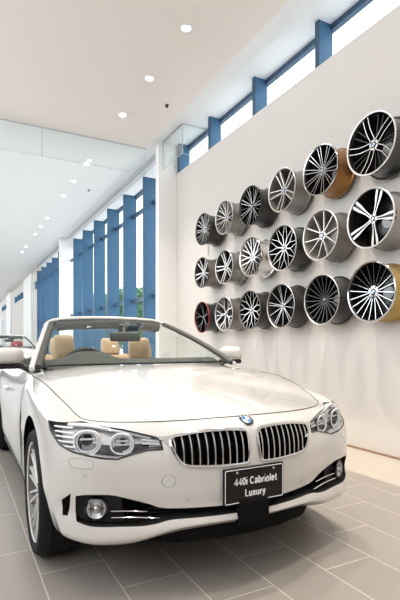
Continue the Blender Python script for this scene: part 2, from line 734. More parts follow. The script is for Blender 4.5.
def front_rim(pts2, w_out, w_in, raise_, sink, name, material, parent, smooth=40):
    """A bead that follows an outline on the front of the car."""
    a = front_pts(shrink(pts2, -w_out), -.003)
    b = front_pts(shrink(pts2, -w_out * .6), raise_ * .8)
    c = front_pts(shrink(pts2, (w_in - w_out) / 2), raise_)
    e = front_pts(shrink(pts2, w_in * .8), raise_ * .7)
    f = [p + Vector((-sink, 0, 0)) for p in front_pts(shrink(pts2, w_in), 0)]
    bm = bmesh.new()
    grid_faces(bm, [a, b, c, e, f], 0, True)
    return bm_obj(name, bm, material, parent, smooth)


# ---- cut the openings
def dense_open(pts2, sub=3):
    return [tuple(p) for p in smooth_open(pts2, sub)]


INTAKE_HALF = dense_open(INTAKE_TOP) + dense_open(INTAKE_BOT)
INTAKE = INTAKE_HALF[:-1] + [(-y, z) for y, z in INTAKE_HALF[::-1][:-1]]
INTAKE = [p for i, p in enumerate(INTAKE) if i == 0 or math.dist(p, INTAKE[i - 1]) > .002]
KID = [tuple(p) for p in smooth_closed(KIDNEY, 3)]
LAMP_D = (.80, .60, .0)
cb = bmesh.new()
for s in (1, -1):
    cutter_prism(cb, [(.8, y * s, z) for y, z in shrink(KID, .006)], (1, 0, 0), .2, (.70,), 'intake')
    cutter_prism(cb, mirror(LAMP, s), (LAMP_D[0], LAMP_D[1] * s, 0), .12, .10, 'lamp')
    cutter_prism(cb, mirror(SLOT, s), (.55, .83 * s, 0), .10, .07, 'slot')
    for x in (0, -2.81):
        lathe_pts = []
        ring_a = [(x + .402 * math.cos(2 * PI * k / 56), s * 1.05, .358 + .402 * math.sin(2 * PI * k / 56)) for k in range(56)]
        ring_b = [(p[0], s * .60, p[2]) for p in ring_a]
        prism(cb, ring_a, ring_b, TAG_I['arch'])
cutter_prism(cb, [(.8, y, z) for y, z in INTAKE], (1, 0, 0), .2, (.50,), 'intake')
tub = [(-.50, 0), (-.53, .30), (-.62, .54), (-.75, .68), (-1.0, .73), (-2.0, .73), (-3.0, .68)]
tub = tub + [(x, -y) for x, y in tub[::-1][:-1]]
prism(cb, [(x, y, 1.4) for x, y in tub], [(x, y, .42) for x, y in tub], TAG_I['tub'])
bmesh.ops.recalc_face_normals(cb, faces=cb.faces[:])
CUT = bpy.data.meshes.new('cutters')
cb.to_mesh(CUT)
cb.free()
for t in TAG_LIST:
    CUT.materials.append(t)
SHELL = boolean(BODY, CUT, 'DIFFERENCE')
tag_of = [m.name[4:] if m else '' for m in SHELL.materials]

LINING = {'arch': M_MATT, 'intake': M_DARK, 'tub': M_TRIM, 'slot': M_DARK, 'lamp': M_LAMPBOWL, 'underbody': M_MATT}
PARTNAME = {'arch': 'wheel_arch_liner', 'intake': 'grille_recess', 'tub': 'cabin_lining', 'slot': 'air_curtain_duct', 'lamp': 'lamp_recess', 'underbody': 'underbody', 'rear_body': 'rear_body'}


def split_shell(keep, name, material, smooth=32):
    bm = bmesh.new()
    bm.from_mesh(SHELL)
    dele = [f for f in bm.faces if not keep(tag_of[f.material_index], f.calc_center_median())]
    bmesh.ops.delete(bm, geom=dele, context='FACES')
    if not bm.faces:
        bm.free()
        return None
    for f in bm.faces:
        f.material_index = 0
    return bm_obj(name, bm, material, CAR, smooth, recalc=False)


for t in ('bonnet', 'front_bumper', 'rear_body', 'underbody', 'tub'):
    split_shell(lambda g, c, t=t: g == t, PARTNAME.get(t, t), LINING.get(t, M_PAINT))
for s in (1, -1):
    for t in ('fender', 'door', 'slot', 'lamp'):
        split_shell(lambda g, c, t=t: g == t and c.y * s > 0, PARTNAME.get(t, t), LINING.get(t, M_PAINT))
    for x in (0, -2.81):
        split_shell(lambda g, c: g == 'arch' and c.y * s > 0 and abs(c.x - x) < 1, 'wheel_arch_liner', M_MATT)
split_shell(lambda g, c: g == 'intake', 'grille_recess', M_DARK)

# ---- shut lines
half = [tuple(p) for p in BODY_ROWS[9 * SUBR]]
cutoff = [p for p, st in zip(half, BODY_ST) if st <= 9.6]
line = [(p[0], -p[1], p[2]) for p in cutoff[:0:-1]] + cutoff
bm = bmesh.new()
tube(bm, line, .0026, 6)
bm_obj('bonnet_seam', bm, M_BLACK, CAR)
for s in (1, -1):
    i0 = [i for i, st in enumerate(BODY_ST) if st >= 9.75][0]
    i1 = [i for i, st in enumerate(BODY_ST) if st >= 12.2][0]
    for i in (i0, i1):
        col = [BODY_ROWS[j][i] for j in range(3 * SUBR, 9 * SUBR + 1)]
        bm = bmesh.new()
        tube(bm, [(p[0], p[1] * s, p[2]) for p in col], .0026, 6)
        bm_obj('door_seam', bm, M_BLACK, CAR)
    # dark sill strip under the door
    bm = bmesh.new()
    col = [BODY_ROWS[SUBR][i] for i in range(len(BODY_ST)) if 9.2 <= BODY_ST[i] <= 12.1]
    tube(bm, [(p[0], (p[1] + .012) * s, p[2]) for p in col], .012, 8)
    bm_obj('sill_strip', bm, M_BLACK, CAR)
    # slim vent behind the front wheel
    bm = bmesh.new()
    vp = []
    for z, xx in ((.70, -.66), (.64, -.655), (.56, -.64), (.48, -.615)):
        p, n = on_body((xx, s * .9, z), (0, -s, 0))
        vp.append(p)
    tube(bm, vp, [.005, .013, .011, .003], 8, scale=(.45, 1), up=(0, s, 0))
    bm_obj('side_vent', bm, M_PIANO, CAR)
    # door handle
    p, n = on_body((-1.75, s * .9, .765), (0, -s, 0))
    bm = rbox((.20, .035, .030), .012, p + Vector((0, s * .022, 0)))
    bm_obj('door_handle', bm, M_PAINT, CAR)

# ---- kidney grilles
for s in (1, -1):
    kid = [(y * s, z) for y, z in KID]
    g = front_rim(kid, .004, .011, .009, .030, 'kidney_grille', M_CHROME, CAR)
    inner = shrink(kid, .009)
    for q in range(10):
        y = s * (.056 + q * .0365)
        zs = []
        for i in range(len(inner)):
            a, b = inner[i], inner[(i + 1) % len(inner)]
            if (a[0] - y) * (b[0] - y) < 0:
                zs.append(a[1] + (b[1] - a[1]) * (y - a[0]) / (b[0] - a[0]))
        if len(zs) < 2:
            continue
        z0, z1 = min(zs), max(zs)
        bm = bmesh.new()
        rows = []
        N = 7
        for k in range(N):
            z = z0 + (z1 - z0) * k / (N - 1)
            p, n = surf(y, z)
            x = p.x - .008 + .006 * math.sin(PI * k / (N - 1))
            rows.append([(x - .045, y - .0055, z), (x - .006, y - .0055, z), (x, y - .0032, z), (x, y + .0032, z), (x - .006, y + .0055, z), (x - .045, y + .0055, z)])
        V = grid_faces(bm, rows)
        for f in bm.faces:
            c = f.calc_center_median()
            f.material_index = 1 if abs(c.y - y) < .0025 else 0
        me_o = bm_obj('grille_bar', bm, [M_PIANO, M_SATIN], g, 30)
    # chrome wing from grille to lamp
    w2 = [(.400 * s, .732), (.450 * s, .726), (.448 * s, .717), (.428 * s, .712), (.412 * s, .690), (.404 * s, .690), (.405 * s, .715)]
    A = front_pts(w2, .006)
    B = [p - Vector((.03, 0, 0)) for p in A]
    bm = bmesh.new()
    prism(bm, A, B)
    bm_obj('grille_trim', bm, M_CHROME, CAR, 30)

# ---- roundel on the nose
p, n = surf(0, .781)
rm = thing_m = None
bm = bmesh.new()
mi = []
lathe(bm, [(.0405, -.004), (.0405, .002), (.0385, .0045), (.0365, .003)], 40, mi=[0, 0, 0])
R2 = lathe(bm, [(.0365, .003), (.0255, .0045)], 40, mi=[1])
R3 = lathe(bm, [(.0255, .0045), (.0235, .0052)], 40, mi=[0])
for q in range(4):
    c = bm.verts.new((0, 0, .0056))
    arc = [bm.verts.new((.0235 * math.cos(PI / 2 * q + PI / 2 * k / 8), .0235 * math.sin(PI / 2 * q + PI / 2 * k / 8), .0052)) for k in range(9)]
    for k in range(8):
        f = bm.faces.new((c, arc[k], arc[k + 1]))
        f.material_index = 2 if q in (1, 3) else 3
roundel = bm_obj('bonnet_badge', bm, [M_CHROME, M_PIANO, M_BLUE, M_WHITE], CAR, 30)
zax = n.normalized()
xax = Vector((0, 1, 0))
yax = zax.cross(xax).normalized()
xax = yax.cross(zax)
BM_ = Matrix((xax, yax, zax)).transposed().to_4x4()
BM_.translation = p
roundel.matrix_local = BM_
for ch, a in (('B', 38), ('M', 0), ('W', -38)):
    me = text_mesh(ch, .0135, extrude=.0004, bold=.0003)
    lt = new_obj('badge_letter', me, roundel, [M_WHITE])
    ar = math.radians(a)
    lt.location = (-.031 * math.sin(ar), .031 * math.cos(ar), .0040)
    lt.rotation_euler = (0, 0, ar)

# ---- head lamps
def octo(r, n=40, flat=.92):
    out = []
    for k in range(n):
        a = 2 * PI * k / n
        rr = r * (1 - .05 * math.cos(2 * a) ** 2)
        out.append((rr * math.cos(a), rr * math.sin(a)))
    return out


for s in (1, -1):
    d = Vector((LAMP_D[0], LAMP_D[1] * s, 0)).normalized()
    bm = bmesh.new()
    cutter_prism(bm, mirror(LAMP, s), d, .12, .12, 'slot')
    bmesh.ops.recalc_face_normals(bm, faces=bm.faces[:])
    me_c = bpy.data.meshes.new('c')
    bm.to_mesh(me_c)
    bm.free()
    for t in TAG_LIST:
        me_c.materials.append(t)
    solid = boolean(BODY, me_c, 'INTERSECT')
    bm = bmesh.new()
    bm.from_mesh(solid)
    names = [m.name if m else '' for m in solid.materials]
    bmesh.ops.delete(bm, geom=[f for f in bm.faces if names[f.material_index] == 'tag_slot'], context='FACES')
    for f in bm.faces:
        f.material_index = 0
    lamp = bm_obj('headlamp', bm, M_LENS, CAR, 40, recalc=False)
    # black seal round the lamp
    seal = [on_body(p, (d[0], d[1], 0))[0] or Vector(p) for p in mirror(LAMP, s)]
    dense = []
    for i in range(len(LAMP)):
        a, b = Vector(mirror(LAMP, s)[i]), Vector(mirror(LAMP, s)[(i + 1) % len(LAMP)])
        for k in range(5):
            q = a.lerp(b, k / 5)
            h = on_body(q, -d)
            dense.append(h[0] if h[0] is not None else q)
    bm = bmesh.new()
    tube(bm, dense, .0042, 6, closed=True)
    bm_obj('lamp_seal', bm, M_PIANO, lamp)
    # lamp bowl: a shaped dark bezel following the opening
    side = Vector((-d.y, d.x, 0)) * s          # towards the outer side of the car
    upv = Vector((0, 0, 1))

    def lp(y, z, back):
        h = on_body((0, y * s, z), (-1, 0, 0))
        return (h[0] if h[0] is not None else Vector((.5, y * s, z))) - d * back

    for (yy, zz, rr) in ((.745, .711, .062), (.595, .698, .054)):
        h = BVH.ray_cast(Vector((2, yy * s, zz)), Vector((-1, 0, 0)))[0]
        c = h - Vector((.055, 0, 0)) - d * 0
        fwd = Vector((.93, .36 * s, 0)).normalized()
        sx = Vector((-fwd.y, fwd.x, 0))
        # light ring
        bm = bmesh.new()
        pts = [c + fwd * .024 + sx * u * (1.0) + upv * v * .92 for u, v in octo(rr)]
        tube(bm, pts, .0046, 8, closed=True, scale=(.8, 1.2))
        bm_obj('light_ring', bm, M_LIGHTRING, lamp)
        bm = bmesh.new()
        pts = [c + fwd * .016 + sx * u * .80 + upv * v * .76 for u, v in octo(rr)]
        tube(bm, pts, .0045, 8, closed=True)
        bm_obj('lamp_bezel', bm, M_LIGHTRING, lamp)
        # bowl and projector lens
        bm = bmesh.new()
        prof = [(rr * .98, .014), (rr * .72, -.010), (rr * .55, -.022)]
        lathe(bm, prof, 32)
        o = bm_obj('reflector_bowl', bm, M_BOWL, lamp)
        zq = fwd
        xq = sx
        yq = zq.cross(xq)
        Mx = Matrix((xq, yq, zq)).transposed().to_4x4()
        Mx.translation = c
        o.matrix_local = Mx
        bm = bmesh.new()
        lathe(bm, [(rr * .48, -.03), (rr * .46, -.012)] + [(rr * .45 * math.cos(a), -.012 + rr * .40 * math.sin(a)) for a in (.35, .7, 1.05, 1.35, 1.54)], 28)
        o = bm_obj('projector_lens', bm, M_PIANO, lamp)
        o.matrix_local = Mx
        # bar across the upper half of the ring
        bm = rbox((rr * 1.1, .008, .012), .003, (0, rr * .20, .012))
        o = bm_obj('lamp_eyebrow', bm, M_WHITE, lamp)
        o.matrix_local = Mx
    # outer silver reflector fins
    for k in range(5):
        zz = .692 + .020 * k
        bm = bmesh.new()
        pts = []
        for yy in (.876, .866, .850, .832, .812):
            q = BVH.ray_cast(Vector((2, yy * s, zz)), Vector((-1, 0, 0)))[0]
            pts.append(q - d * .016)
        tube(bm, pts, .0085, 8, scale=(.6, 1))
        bm_obj('reflector_fin', bm, M_LIGHTRING, lamp)
    # bright upper blade and inner blade
    bm = bmesh.new()
    pts = []
    for yy, zz in ((.83, .782), (.75, .777), (.66, .763), (.57, .742), (.49, .722)):
        q = BVH.ray_cast(Vector((2, yy * s, zz)), Vector((-1, 0, 0)))[0]
        pts.append(q - d * .022)
    tube(bm, pts, [.010, .013, .013, .011, .006], 8, scale=(.9, 1.2))
    bm_obj('lamp_blade', bm, M_LIGHTRING, lamp)
    for dz in (0, .016):
        bm = bmesh.new()
        pts = []
        for yy, zz in ((.528, .700 + dz), (.49, .698 + dz * .8), (.455, .695 + dz * .7)):
            q = BVH.ray_cast(Vector((2, yy * s, zz)), Vector((-1, 0, 0)))[0]
            pts.append(q - d * .018)
        tube(bm, pts, .0055, 6)
        bm_obj('inner_strip', bm, M_LIGHTRING, lamp)
    # back plate of the lamp bowl, silver grey outside, black inside
    rows = []
    for t in np.linspace(0, 1, 9):
        yy = .868 - t * (.868 - .46)
        zt = np.interp(yy, [.448, .60, .75, .87], [.722, .761, .786, .786])
        zb = np.interp(yy, [.44, .51, .564, .635, .69, .82, .864, .884], [.68, .677, .664, .645, .650, .68, .705, .745])
        r = []
        for w in (0, .33, .66, 1):
            q = BVH.ray_cast(Vector((2, yy * s, zb * (1 - w) + zt * w)), Vector((-1, 0, 0)))[0]
            r.append(q - d * .050)
        rows.append(r)
    bm = bmesh.new()
    grid_faces(bm, rows)
    for f in bm.faces:
        f.material_index = 0 if f.calc_center_median().z < .706 + .05 * (abs(f.calc_center_median().y) - .6) and .47 < abs(f.calc_center_median().y) < .80 else 1
    bm_obj('lamp_housing', bm, [M_PIANO, M_LAMPBOWL], lamp, 40)

# ---- lower intake: mesh, chrome bars, fog lamps
for s in (1, -1):
    # black surround plate carrying the fog lamp
    pl = [(.61, .452), (.672, .474), (.76, .481), (.802, .474), (.799, .376), (.752, .360), (.66, .352), (.60, .347)]
    A = [q - Vector((.035, 0, 0)) for q in front_pts([(y * s, z) for y, z in pl])]
    bm = bmesh.new()
    prism(bm, A, [q - Vector((.012, 0, 0)) for q in A])
    plate = bm_obj('fog_lamp_surround', bm, M_BLACK, CAR, 30)
    q, n = surf(.722 * s, .418)
    c = q - Vector((.016, 0, 0))
    fwd = Vector((.93, .36 * s, 0)).normalized()
    sx = Vector((-fwd.y, fwd.x, 0))
    Mx = Matrix((sx, fwd.cross(sx), fwd)).transposed().to_4x4()
    Mx.translation = c
    bm = bmesh.new()
    lathe(bm, [(.052, -.03), (.052, .012), (.047, .016), (.043, .010)], 36)
    o = bm_obj('fog_lamp', bm, M_PIANO, CAR)
    o.matrix_local = Mx
    bm = bmesh.new()
    r_ = lathe(bm, [(.043, .010), (.030, .003), (.016, -.002), (.006, -.003)], 36)
    cap(bm, r_[-1])
    bm_obj('fog_reflector', bm, M_LAMPBOWL, o)
    bm = bmesh.new()
    bmesh.ops.create_uvsphere(bm, u_segments=16, v_segments=10, radius=.019)
    bm_obj('fog_bulb_cap', bm, M_CHROME, o, 60)
    for q in (-.024, .024):
        bm = rbox((.004, .062, .006), .001, (q, 0, .007))
        bm_obj('fog_rib', bm, M_BOWL, o)
    bm = rbox((.07, .008, .012), .003, (0, 0, .002))
    bm_obj('fog_shield', bm, M_DASH, o)
    bm = bmesh.new()
    r_ = lathe(bm, [(.043, .011), (.025, .017), (.005, .019)], 36)
    cap(bm, r_[-1])
    bm_obj('fog_lens', bm, M_LENS, o)
    for za, ya, yb in ((.405, .665, .500), (.379, .665, .455)):
        pts = []
        for t in np.linspace(0, 1, 8):
            y = ya + (yb - ya) * t
            q, n = surf(y * s, za - .018 * t)
            pts.append(q - Vector((.004 + .016 * t, 0, 0)))
        bm = bmesh.new()
        tube(bm, pts, [.0060] * 7 + [.003], 8, scale=(.8, 1.6))
        bm_obj('chrome_bar', bm, M_CHROME, CAR)
    # vertical fin in the centre duct
    q, n = surf(.30 * s, .376)
    bm = rbox((.06, .008, .04), .002, q - Vector((.06, 0, 0)))
    bm_obj('duct_fin', bm, M_BLACK, CAR)
    # parking sensors
    for (y, z, rr) in ((.333, .440, .0085), (.775, .575, .0085)):
        q, n = surf(y * s, z)
        bm = bmesh.new()
        pts = []
        t1 = n.cross(Vector((0, 0, 1))).normalized()
        t2 = n.cross(t1)
        tube(bm, [q + t1 * rr * math.cos(a) + t2 * rr * math.sin(a) for a in np.linspace(0, 2 * PI, 17)[:-1]], .0014, 5, closed=True)
        bm_obj('parking_sensor', bm, M_GREY, CAR)
    # washer cover seam
    wc = [(.745, .640), (.83, .648), (.832, .622), (.822, .610), (.752, .604), (.744, .612)]
    pts = front_pts([(y * s, z) for y, z in smooth_closed([(y, z) for y, z in wc], 3)])
    bm = bmesh.new()
    tube(bm, pts, .0012, 5, closed=True)
    bm_obj('washer_cover_seam', bm, M_GREY, CAR)
# towing cover (right side of the car only)
pts = front_pts([(-.419 + .030 * math.cos(a), .534 + .030 * math.sin(a)) for a in np.linspace(0, 2 * PI, 33)[:-1]])
bm = bmesh.new()
tube(bm, pts, .0016, 5, closed=True)
bm_obj('towing_cover_seam', bm, M_GREY, CAR)
# mesh at the back of the duct
bm = bmesh.new()
for z in (.368, .386):
    tube(bm, [(surf(y, .376)[0].x - .07, y, z) for y in np.linspace(-.50, .50, 21)], .0035, 6)
bm_obj('duct_grille', bm, M_BLACK, CAR)
# front splitter below the lip
rows = []
for y in np.linspace(-.54, .54, 25):
    x0 = np.interp(abs(y), [0, .18, .38, .58, .7], [.800, .788, .735, .655, .59])
    x0 -= .06 * smoothstep(.36, .54, abs(y))
    zt = np.interp(abs(y), [0, .18, .38, .5, .62], [.32, .32, .305, .27, .25])
    rows.append([(x0 - .12, y, zt + .0), (x0 + .005, y, zt + .0), (x0 + .010, y, zt - .03), (x0 - .004, y, .232), (x0 - .14, y, .222)])
bm = bmesh.new()
grid_faces(bm, rows)
bm_obj('front_splitter', bm, M_MATT, CAR, 40)

# ---- show plate
px = .846
bm = rbox((.014, .346, .172), .006, (px - .008, -.005, .488))
pl = bm_obj('show_plate', bm, M_PLATE, CAR)
pl['label'] = 'black show plate with white lettering'
bm = bmesh.new()
y0, y1, z0, z1 = -.170, .160, .409, .566
rr = .008
corner = []
for (cy, cz, a0) in ((y1 - rr, z1 - rr, 0), (y0 + rr, z1 - rr, 90), (y0 + rr, z0 + rr, 180), (y1 - rr, z0 + rr, 270)):
    for k in range(5):
        a = math.radians(a0 + 22.5 * k)
        corner.append((px + .0004, cy + rr * math.cos(a), cz + rr * math.sin(a)))
tube(bm, corner, .0018, 6, closed=True)
bm_obj('plate_border', bm, M_WHITE, pl)
def arc(cx, cy, rx, ry, a0, a1, n=14):
    return [(cx + rx * math.cos(math.radians(a0 + (a1 - a0) * k / n)), cy + ry * math.sin(math.radians(a0 + (a1 - a0) * k / n))) for k in range(n + 1)]


GLYPH = {
    '4': (.64, [[(.47, .02), (.47, .96), (.05, .29), (.64, .29)]]),
    '0': (.62, [arc(.31, .5, .23, .43, 0, 360, 20)]),
    'i': (.20, [[(.10, .02), (.10, .66)], [(.10, .90), (.10, .97)]]),
    'C': (.78, [arc(.40, .5, .31, .43, 42, 318, 16)]),
    'a': (.58, [[(.08, .50), (.13, .61), (.27, .66), (.41, .60), (.45, .48), (.45, .03)], [(.45, .38), (.22, .35), (.09, .26), (.09, .12), (.19, .05), (.34, .08), (.45, .20)]]),
    'b': (.60, [[(.09, .02), (.09, .97)], arc(.31, .345, .20, .29, 0, 360, 18)]),
    'r': (.38, [[(.09, .02), (.09, .66)], [(.09, .42), (.16, .56), (.34, .63)]]),
    'o': (.62, [arc(.31, .345, .22, .29, 0, 360, 18)]),
    'l': (.20, [[(.10, .02), (.10, .97)]]),
    'e': (.60, [[(.09, .36), (.52, .36)] + arc(.30, .345, .22, .29, 3, 315, 14)]),
    't': (.38, [[(.16, .88), (.16, .16), (.21, .07), (.34, .06)], [(.02, .62), (.34, .62)]]),
    'L': (.60, [[(.10, .97), (.10, .08), (.56, .08)]]),
    'u': (.58, [[(.08, .66), (.08, .2), (.15, .08), (.27, .05), (.39, .10), (.46, .22)], [(.46, .66), (.46, .03)]]),
    'x': (.52, [[(.05, .03), (.47, .66)], [(.05, .66), (.47, .03)]]),
    'y': (.52, [[(.05, .66), (.27, .05)], [(.48, .66), (.25, -.08), (.17, -.18), (.06, -.19)]]),
    ' ': (.26, [])}


def lettering(body, width, height, yc, zc, x, parent):
    """A line of bold sans lettering standing on the plate face."""
    total = sum(GLYPH[ch][0] for ch in body) + .09 * (len(body) - 1)
    k = width / total
    bm = bmesh.new()
    cur = yc - width / 2
    for ch in body:
        w, strokes = GLYPH[ch]
        for st in strokes:
            loop = math.dist(st[0], st[-1]) < 1e-6 and len(st) > 5
            pts = [(x, cur + p[0] * k, zc + (p[1] - .42) * height) for p in (st[:-1] if loop else st)]
            tube(bm, pts, height * .098, 8, closed=loop, scale=(.10, 1), up=(1, 0, 0))
        cur += (w + .09) * k
    return bm_obj('plate_lettering', bm, M_WHITE, parent, None)


lettering('440i Cabriolet', .248, .036, .002, .505, px + .0004, pl)
lettering('Luxury', .116, .036, -.002, .448, px + .0004, pl)
for yy in (-.105, .105):
    bm = bmesh.new()
    r_ = lathe(bm, [(.0055, -.002), (.0055, .0015), (.003, .0028)], 14, axis='X', center=(px, yy, .552))
    cap(bm, r_[-1])
    bm_obj('plate_screw', bm, M_SATIN, pl)
bm = rbox((.045, .172, .120), .008, (.836, -.012, .352))
bm_obj('plate_bracket', bm, M_MATT, CAR)

# ---- windscreen, frame and cabin
WBASE = [(-.72, -.815, .985), (-.64, -.70, 1.005), (-.545, -.50, 1.012), (-.475, -.25, 1.016), (-.455, 0, 1.017)]
WHEAD = [(-1.68, -.556, 1.352), (-1.615, -.44, 1.372), (-1.575, -.22, 1.383), (-1.56, 0, 1.386)]


def full(h):
    return h + [(x, -y, z) for x, y, z in h[::-1][1:]]


base = smooth_open(full(WBASE), 5)
head = smooth_open(full(WHEAD), 6)


def resample(P, n):
    P = [np.array(p) for p in P]
    L = [0]
    for a, b in zip(P, P[1:]):
        L.append(L[-1] + np.linalg.norm(a - b))
    return [np.array([np.interp(t, L, [p[c] for p in P]) for c in range(3)]) for t in np.linspace(0, L[-1], n)]


NB = 25
base = resample(base, NB)
head = resample(head, NB)
rows = []
for t in np.linspace(0, 1, 9):
    r = []
    for a, b in zip(base, head):
        p = a * (1 - t) + b * t
        p = p + np.array([.05, 0, .035]) * 4 * t * (1 - t) * .55
        r.append(p)
    rows.append(r)
bm = bmesh.new()
grid_faces(bm, rows)
windscreen = bm_obj('windscreen', bm, M_GLASS, CAR, 60)


def wcurve(i, t):
    a, b = base[i], head[i]
    return a * (1 - t) + b * t + np.array([.05, 0, .035]) * 4 * t * (1 - t) * .55


# outer white frame: pillar - header - pillar
left = [wcurve(0, t) + np.array([0, -.012, .006]) for t in np.linspace(-.02, .93, 9)]
right = [wcurve(NB - 1, t) + np.array([0, .012, .006]) for t in np.linspace(-.02, .93, 9)]
hd = [np.array(p) + np.array([-.006, 0, .012]) for p in head[1:-1]]
path = smooth_open(left + hd[::3] + right[::-1], 3)
bm = bmesh.new()
tube(bm, path, .016, 10, scale=(1, 1.4))
bm_obj('windscreen_frame', bm, M_PAINT, CAR, 60)
# black seal just inside the frame
left = [wcurve(0, t) + np.array([.004, .026, .006]) for t in np.linspace(0, .95, 9)]
right = [wcurve(NB - 1, t) + np.array([.010, -.016, .010]) for t in np.linspace(0, .95, 9)]
for pp in (left, right):
    bm = bmesh.new()
    tube(bm, pp, .023, 8, scale=(1, 1.3))
    bm_obj('pillar_trim', bm, M_TRIMD, CAR, 60)
bm = bmesh.new()
tube(bm, [p + np.array([.004, 0, .001]) for p in base], .007, 8)
bm_obj('windscreen_seal', bm, M_BLACK, CAR, 60)
# lining under the header
rows = []
for off in ((.010, 0, .008), (.040, 0, -.030), (.035, 0, -.082), (-.09, 0, -.090), (-.16, 0, -.03), (-.10, 0, .008)):
    rows.append([np.array([p[0] + off[0], p[1] * (.985 if off[2] > -.05 else .955), p[2] + off[2]]) for p in head[1:-1]])
bm = bmesh.new()
grid_faces(bm, rows)
bm_obj('header_lining', bm, M_TRIMD, CAR, 50)
# mirror foot, housing
bm = rbox((.07, .19, .085), .022, (-1.46, .12, 1.300), (0, .3, 0))
bm_obj('sensor_housing', bm, M_TRIMD, CAR, 50)
bm = rbox((.045, .290, .088), .022, (-1.34, .055, 1.222), (0, -.1, 0))
o = bm_obj('rear_view_mirror', bm, M_DASH, CAR, 50)
bm = bmesh.new()
tube(bm, [(-1.36, .05, 1.25), (-1.40, .06, 1.285), (-1.45, .08, 1.315)], .014, 10)
bm_obj('mirror_stem', bm, M_TRIM, o)
# dashboard
rows = []
for x, dz in ((-.50, -.02), (-.60, .012), (-.75, .036), (-.92, .042), (-1.0, .02), (-1.03, -.10), (-1.0, -.35)):
    r = []
    for y in np.linspace(-.72, .72, 33):
        bx = np.interp(abs(y), [0, .3, .55, .72], [0, -.03, -.13, -.26])
        f = max(0, 1 + x / -1.0 * -1) if False else max(0, (x + 1.0) / .5)
        hump = .062 * math.exp(-((y + .37) / .185) ** 4) * smoothstep(-.66, -.82, x) if x > -1.02 else 0
        r.append((x + bx * f, y, .995 + dz + hump))
    rows.append(r)
bm = bmesh.new()
grid_faces(bm, rows)
bm_obj('dashboard', bm, M_DASH, CAR, 50)
# steering wheel
bm = bmesh.new()
c = Vector((-1.12, -.37, .945))
tn = Vector((-.90, 0, .42)).normalized()
sy = Vector((0, 1, 0))
sz = tn.cross(sy)
tube(bm, [c + sy * .19 * math.cos(a) + sz * .19 * math.sin(a) for a in np.linspace(0, 2 * PI, 41)[:-1]], .016, 8, closed=True)
sw = bm_obj('steering_wheel', bm, M_DASH, CAR, 60)
bm = bmesh.new()
for a in (0, PI, 1.5 * PI):
    v = sy * math.cos(a) + sz * math.sin(a)
    tube(bm, [c - tn * .02 + v * .03, c + v * .185], .016, 8)
bmesh.ops.create_icosphere(bm, subdivisions=2, radius=.055, matrix=Matrix.Translation(c))
bm_obj('wheel_spokes', bm, M_DASH, sw, 60)


# seats with head restraints
def seat(x, y, top, w, h, name, hw):
    bm = rbox((.16, w * 2, .62), .06, (x - .02, y, top - h - .31), (0, -.22, 0))
    st = bm_obj(name, bm, M_LEATHER, CAR, 50)
    bm = rbox((.50, w * 2, .16), .06, (x + .30, y, .50))
    bm_obj('seat_cushion', bm, M_LEATHER, st, 50)
    bm = bmesh.new()
    rows = []
    for t, ww, dd in ((0, .86, .75), (.05, .97, .95), (.3, 1.0, 1.0), (.6, .96, .98), (.85, .88, .9), (.95, .80, .72), (1.0, .66, .40)):
        z = top - h + h * t
        r = []
        for k in range(28):
            a = 2 * PI * k / 28
            ca, sa = math.cos(a), math.sin(a)
            sx_ = abs(ca) ** .5 * (1 if ca > 0 else -1)
            sy_ = abs(sa) ** .5 * (1 if sa > 0 else -1)
            r.append((x - .06 - .06 * t + .05 * dd * sx_, y + hw * ww * sy_, z))
        rows.append(r)
    V = grid_faces(bm, rows, 0, True)
    bm.faces.new(V[0])
    bm.faces.new(V[-1])
    bm_obj('headrest', bm, M_LEATHER, st, 45)
    for dy in (-.06, .06):
        bm = bmesh.new()
        tube(bm, [(x - .06, y + dy, top - h - .08), (x - .06, y + dy, top - h + .06)], .007, 8)
        bm_obj('headrest_post', bm, M_CHROME, st)
    return st


seat(-1.79, -.390, 1.240, .25, .235, 'front_seat', .106)
seat(-1.79, .385, 1.218, .25, .215, 'front_seat', .122)
seat(-2.50, .275, 1.218, .24, .18, 'rear_seat', .110)
seat(-2.50, -.30, 1.218, .24, .18, 'rear_seat', .110)
# body-coloured roll between cabin and boot, dark cabin sill trim
for s in (1, -1):
    bm = bmesh.new()
    tube(bm, [(-.78, s * .775, .955), (-1.2, s * .775, .950), (-2.0, s * .765, .955), (-2.9, s * .72, .972)], .022, 8, scale=(.6, 1.5))
    bm_obj('door_top_trim', bm, M_DASH, CAR, 50)

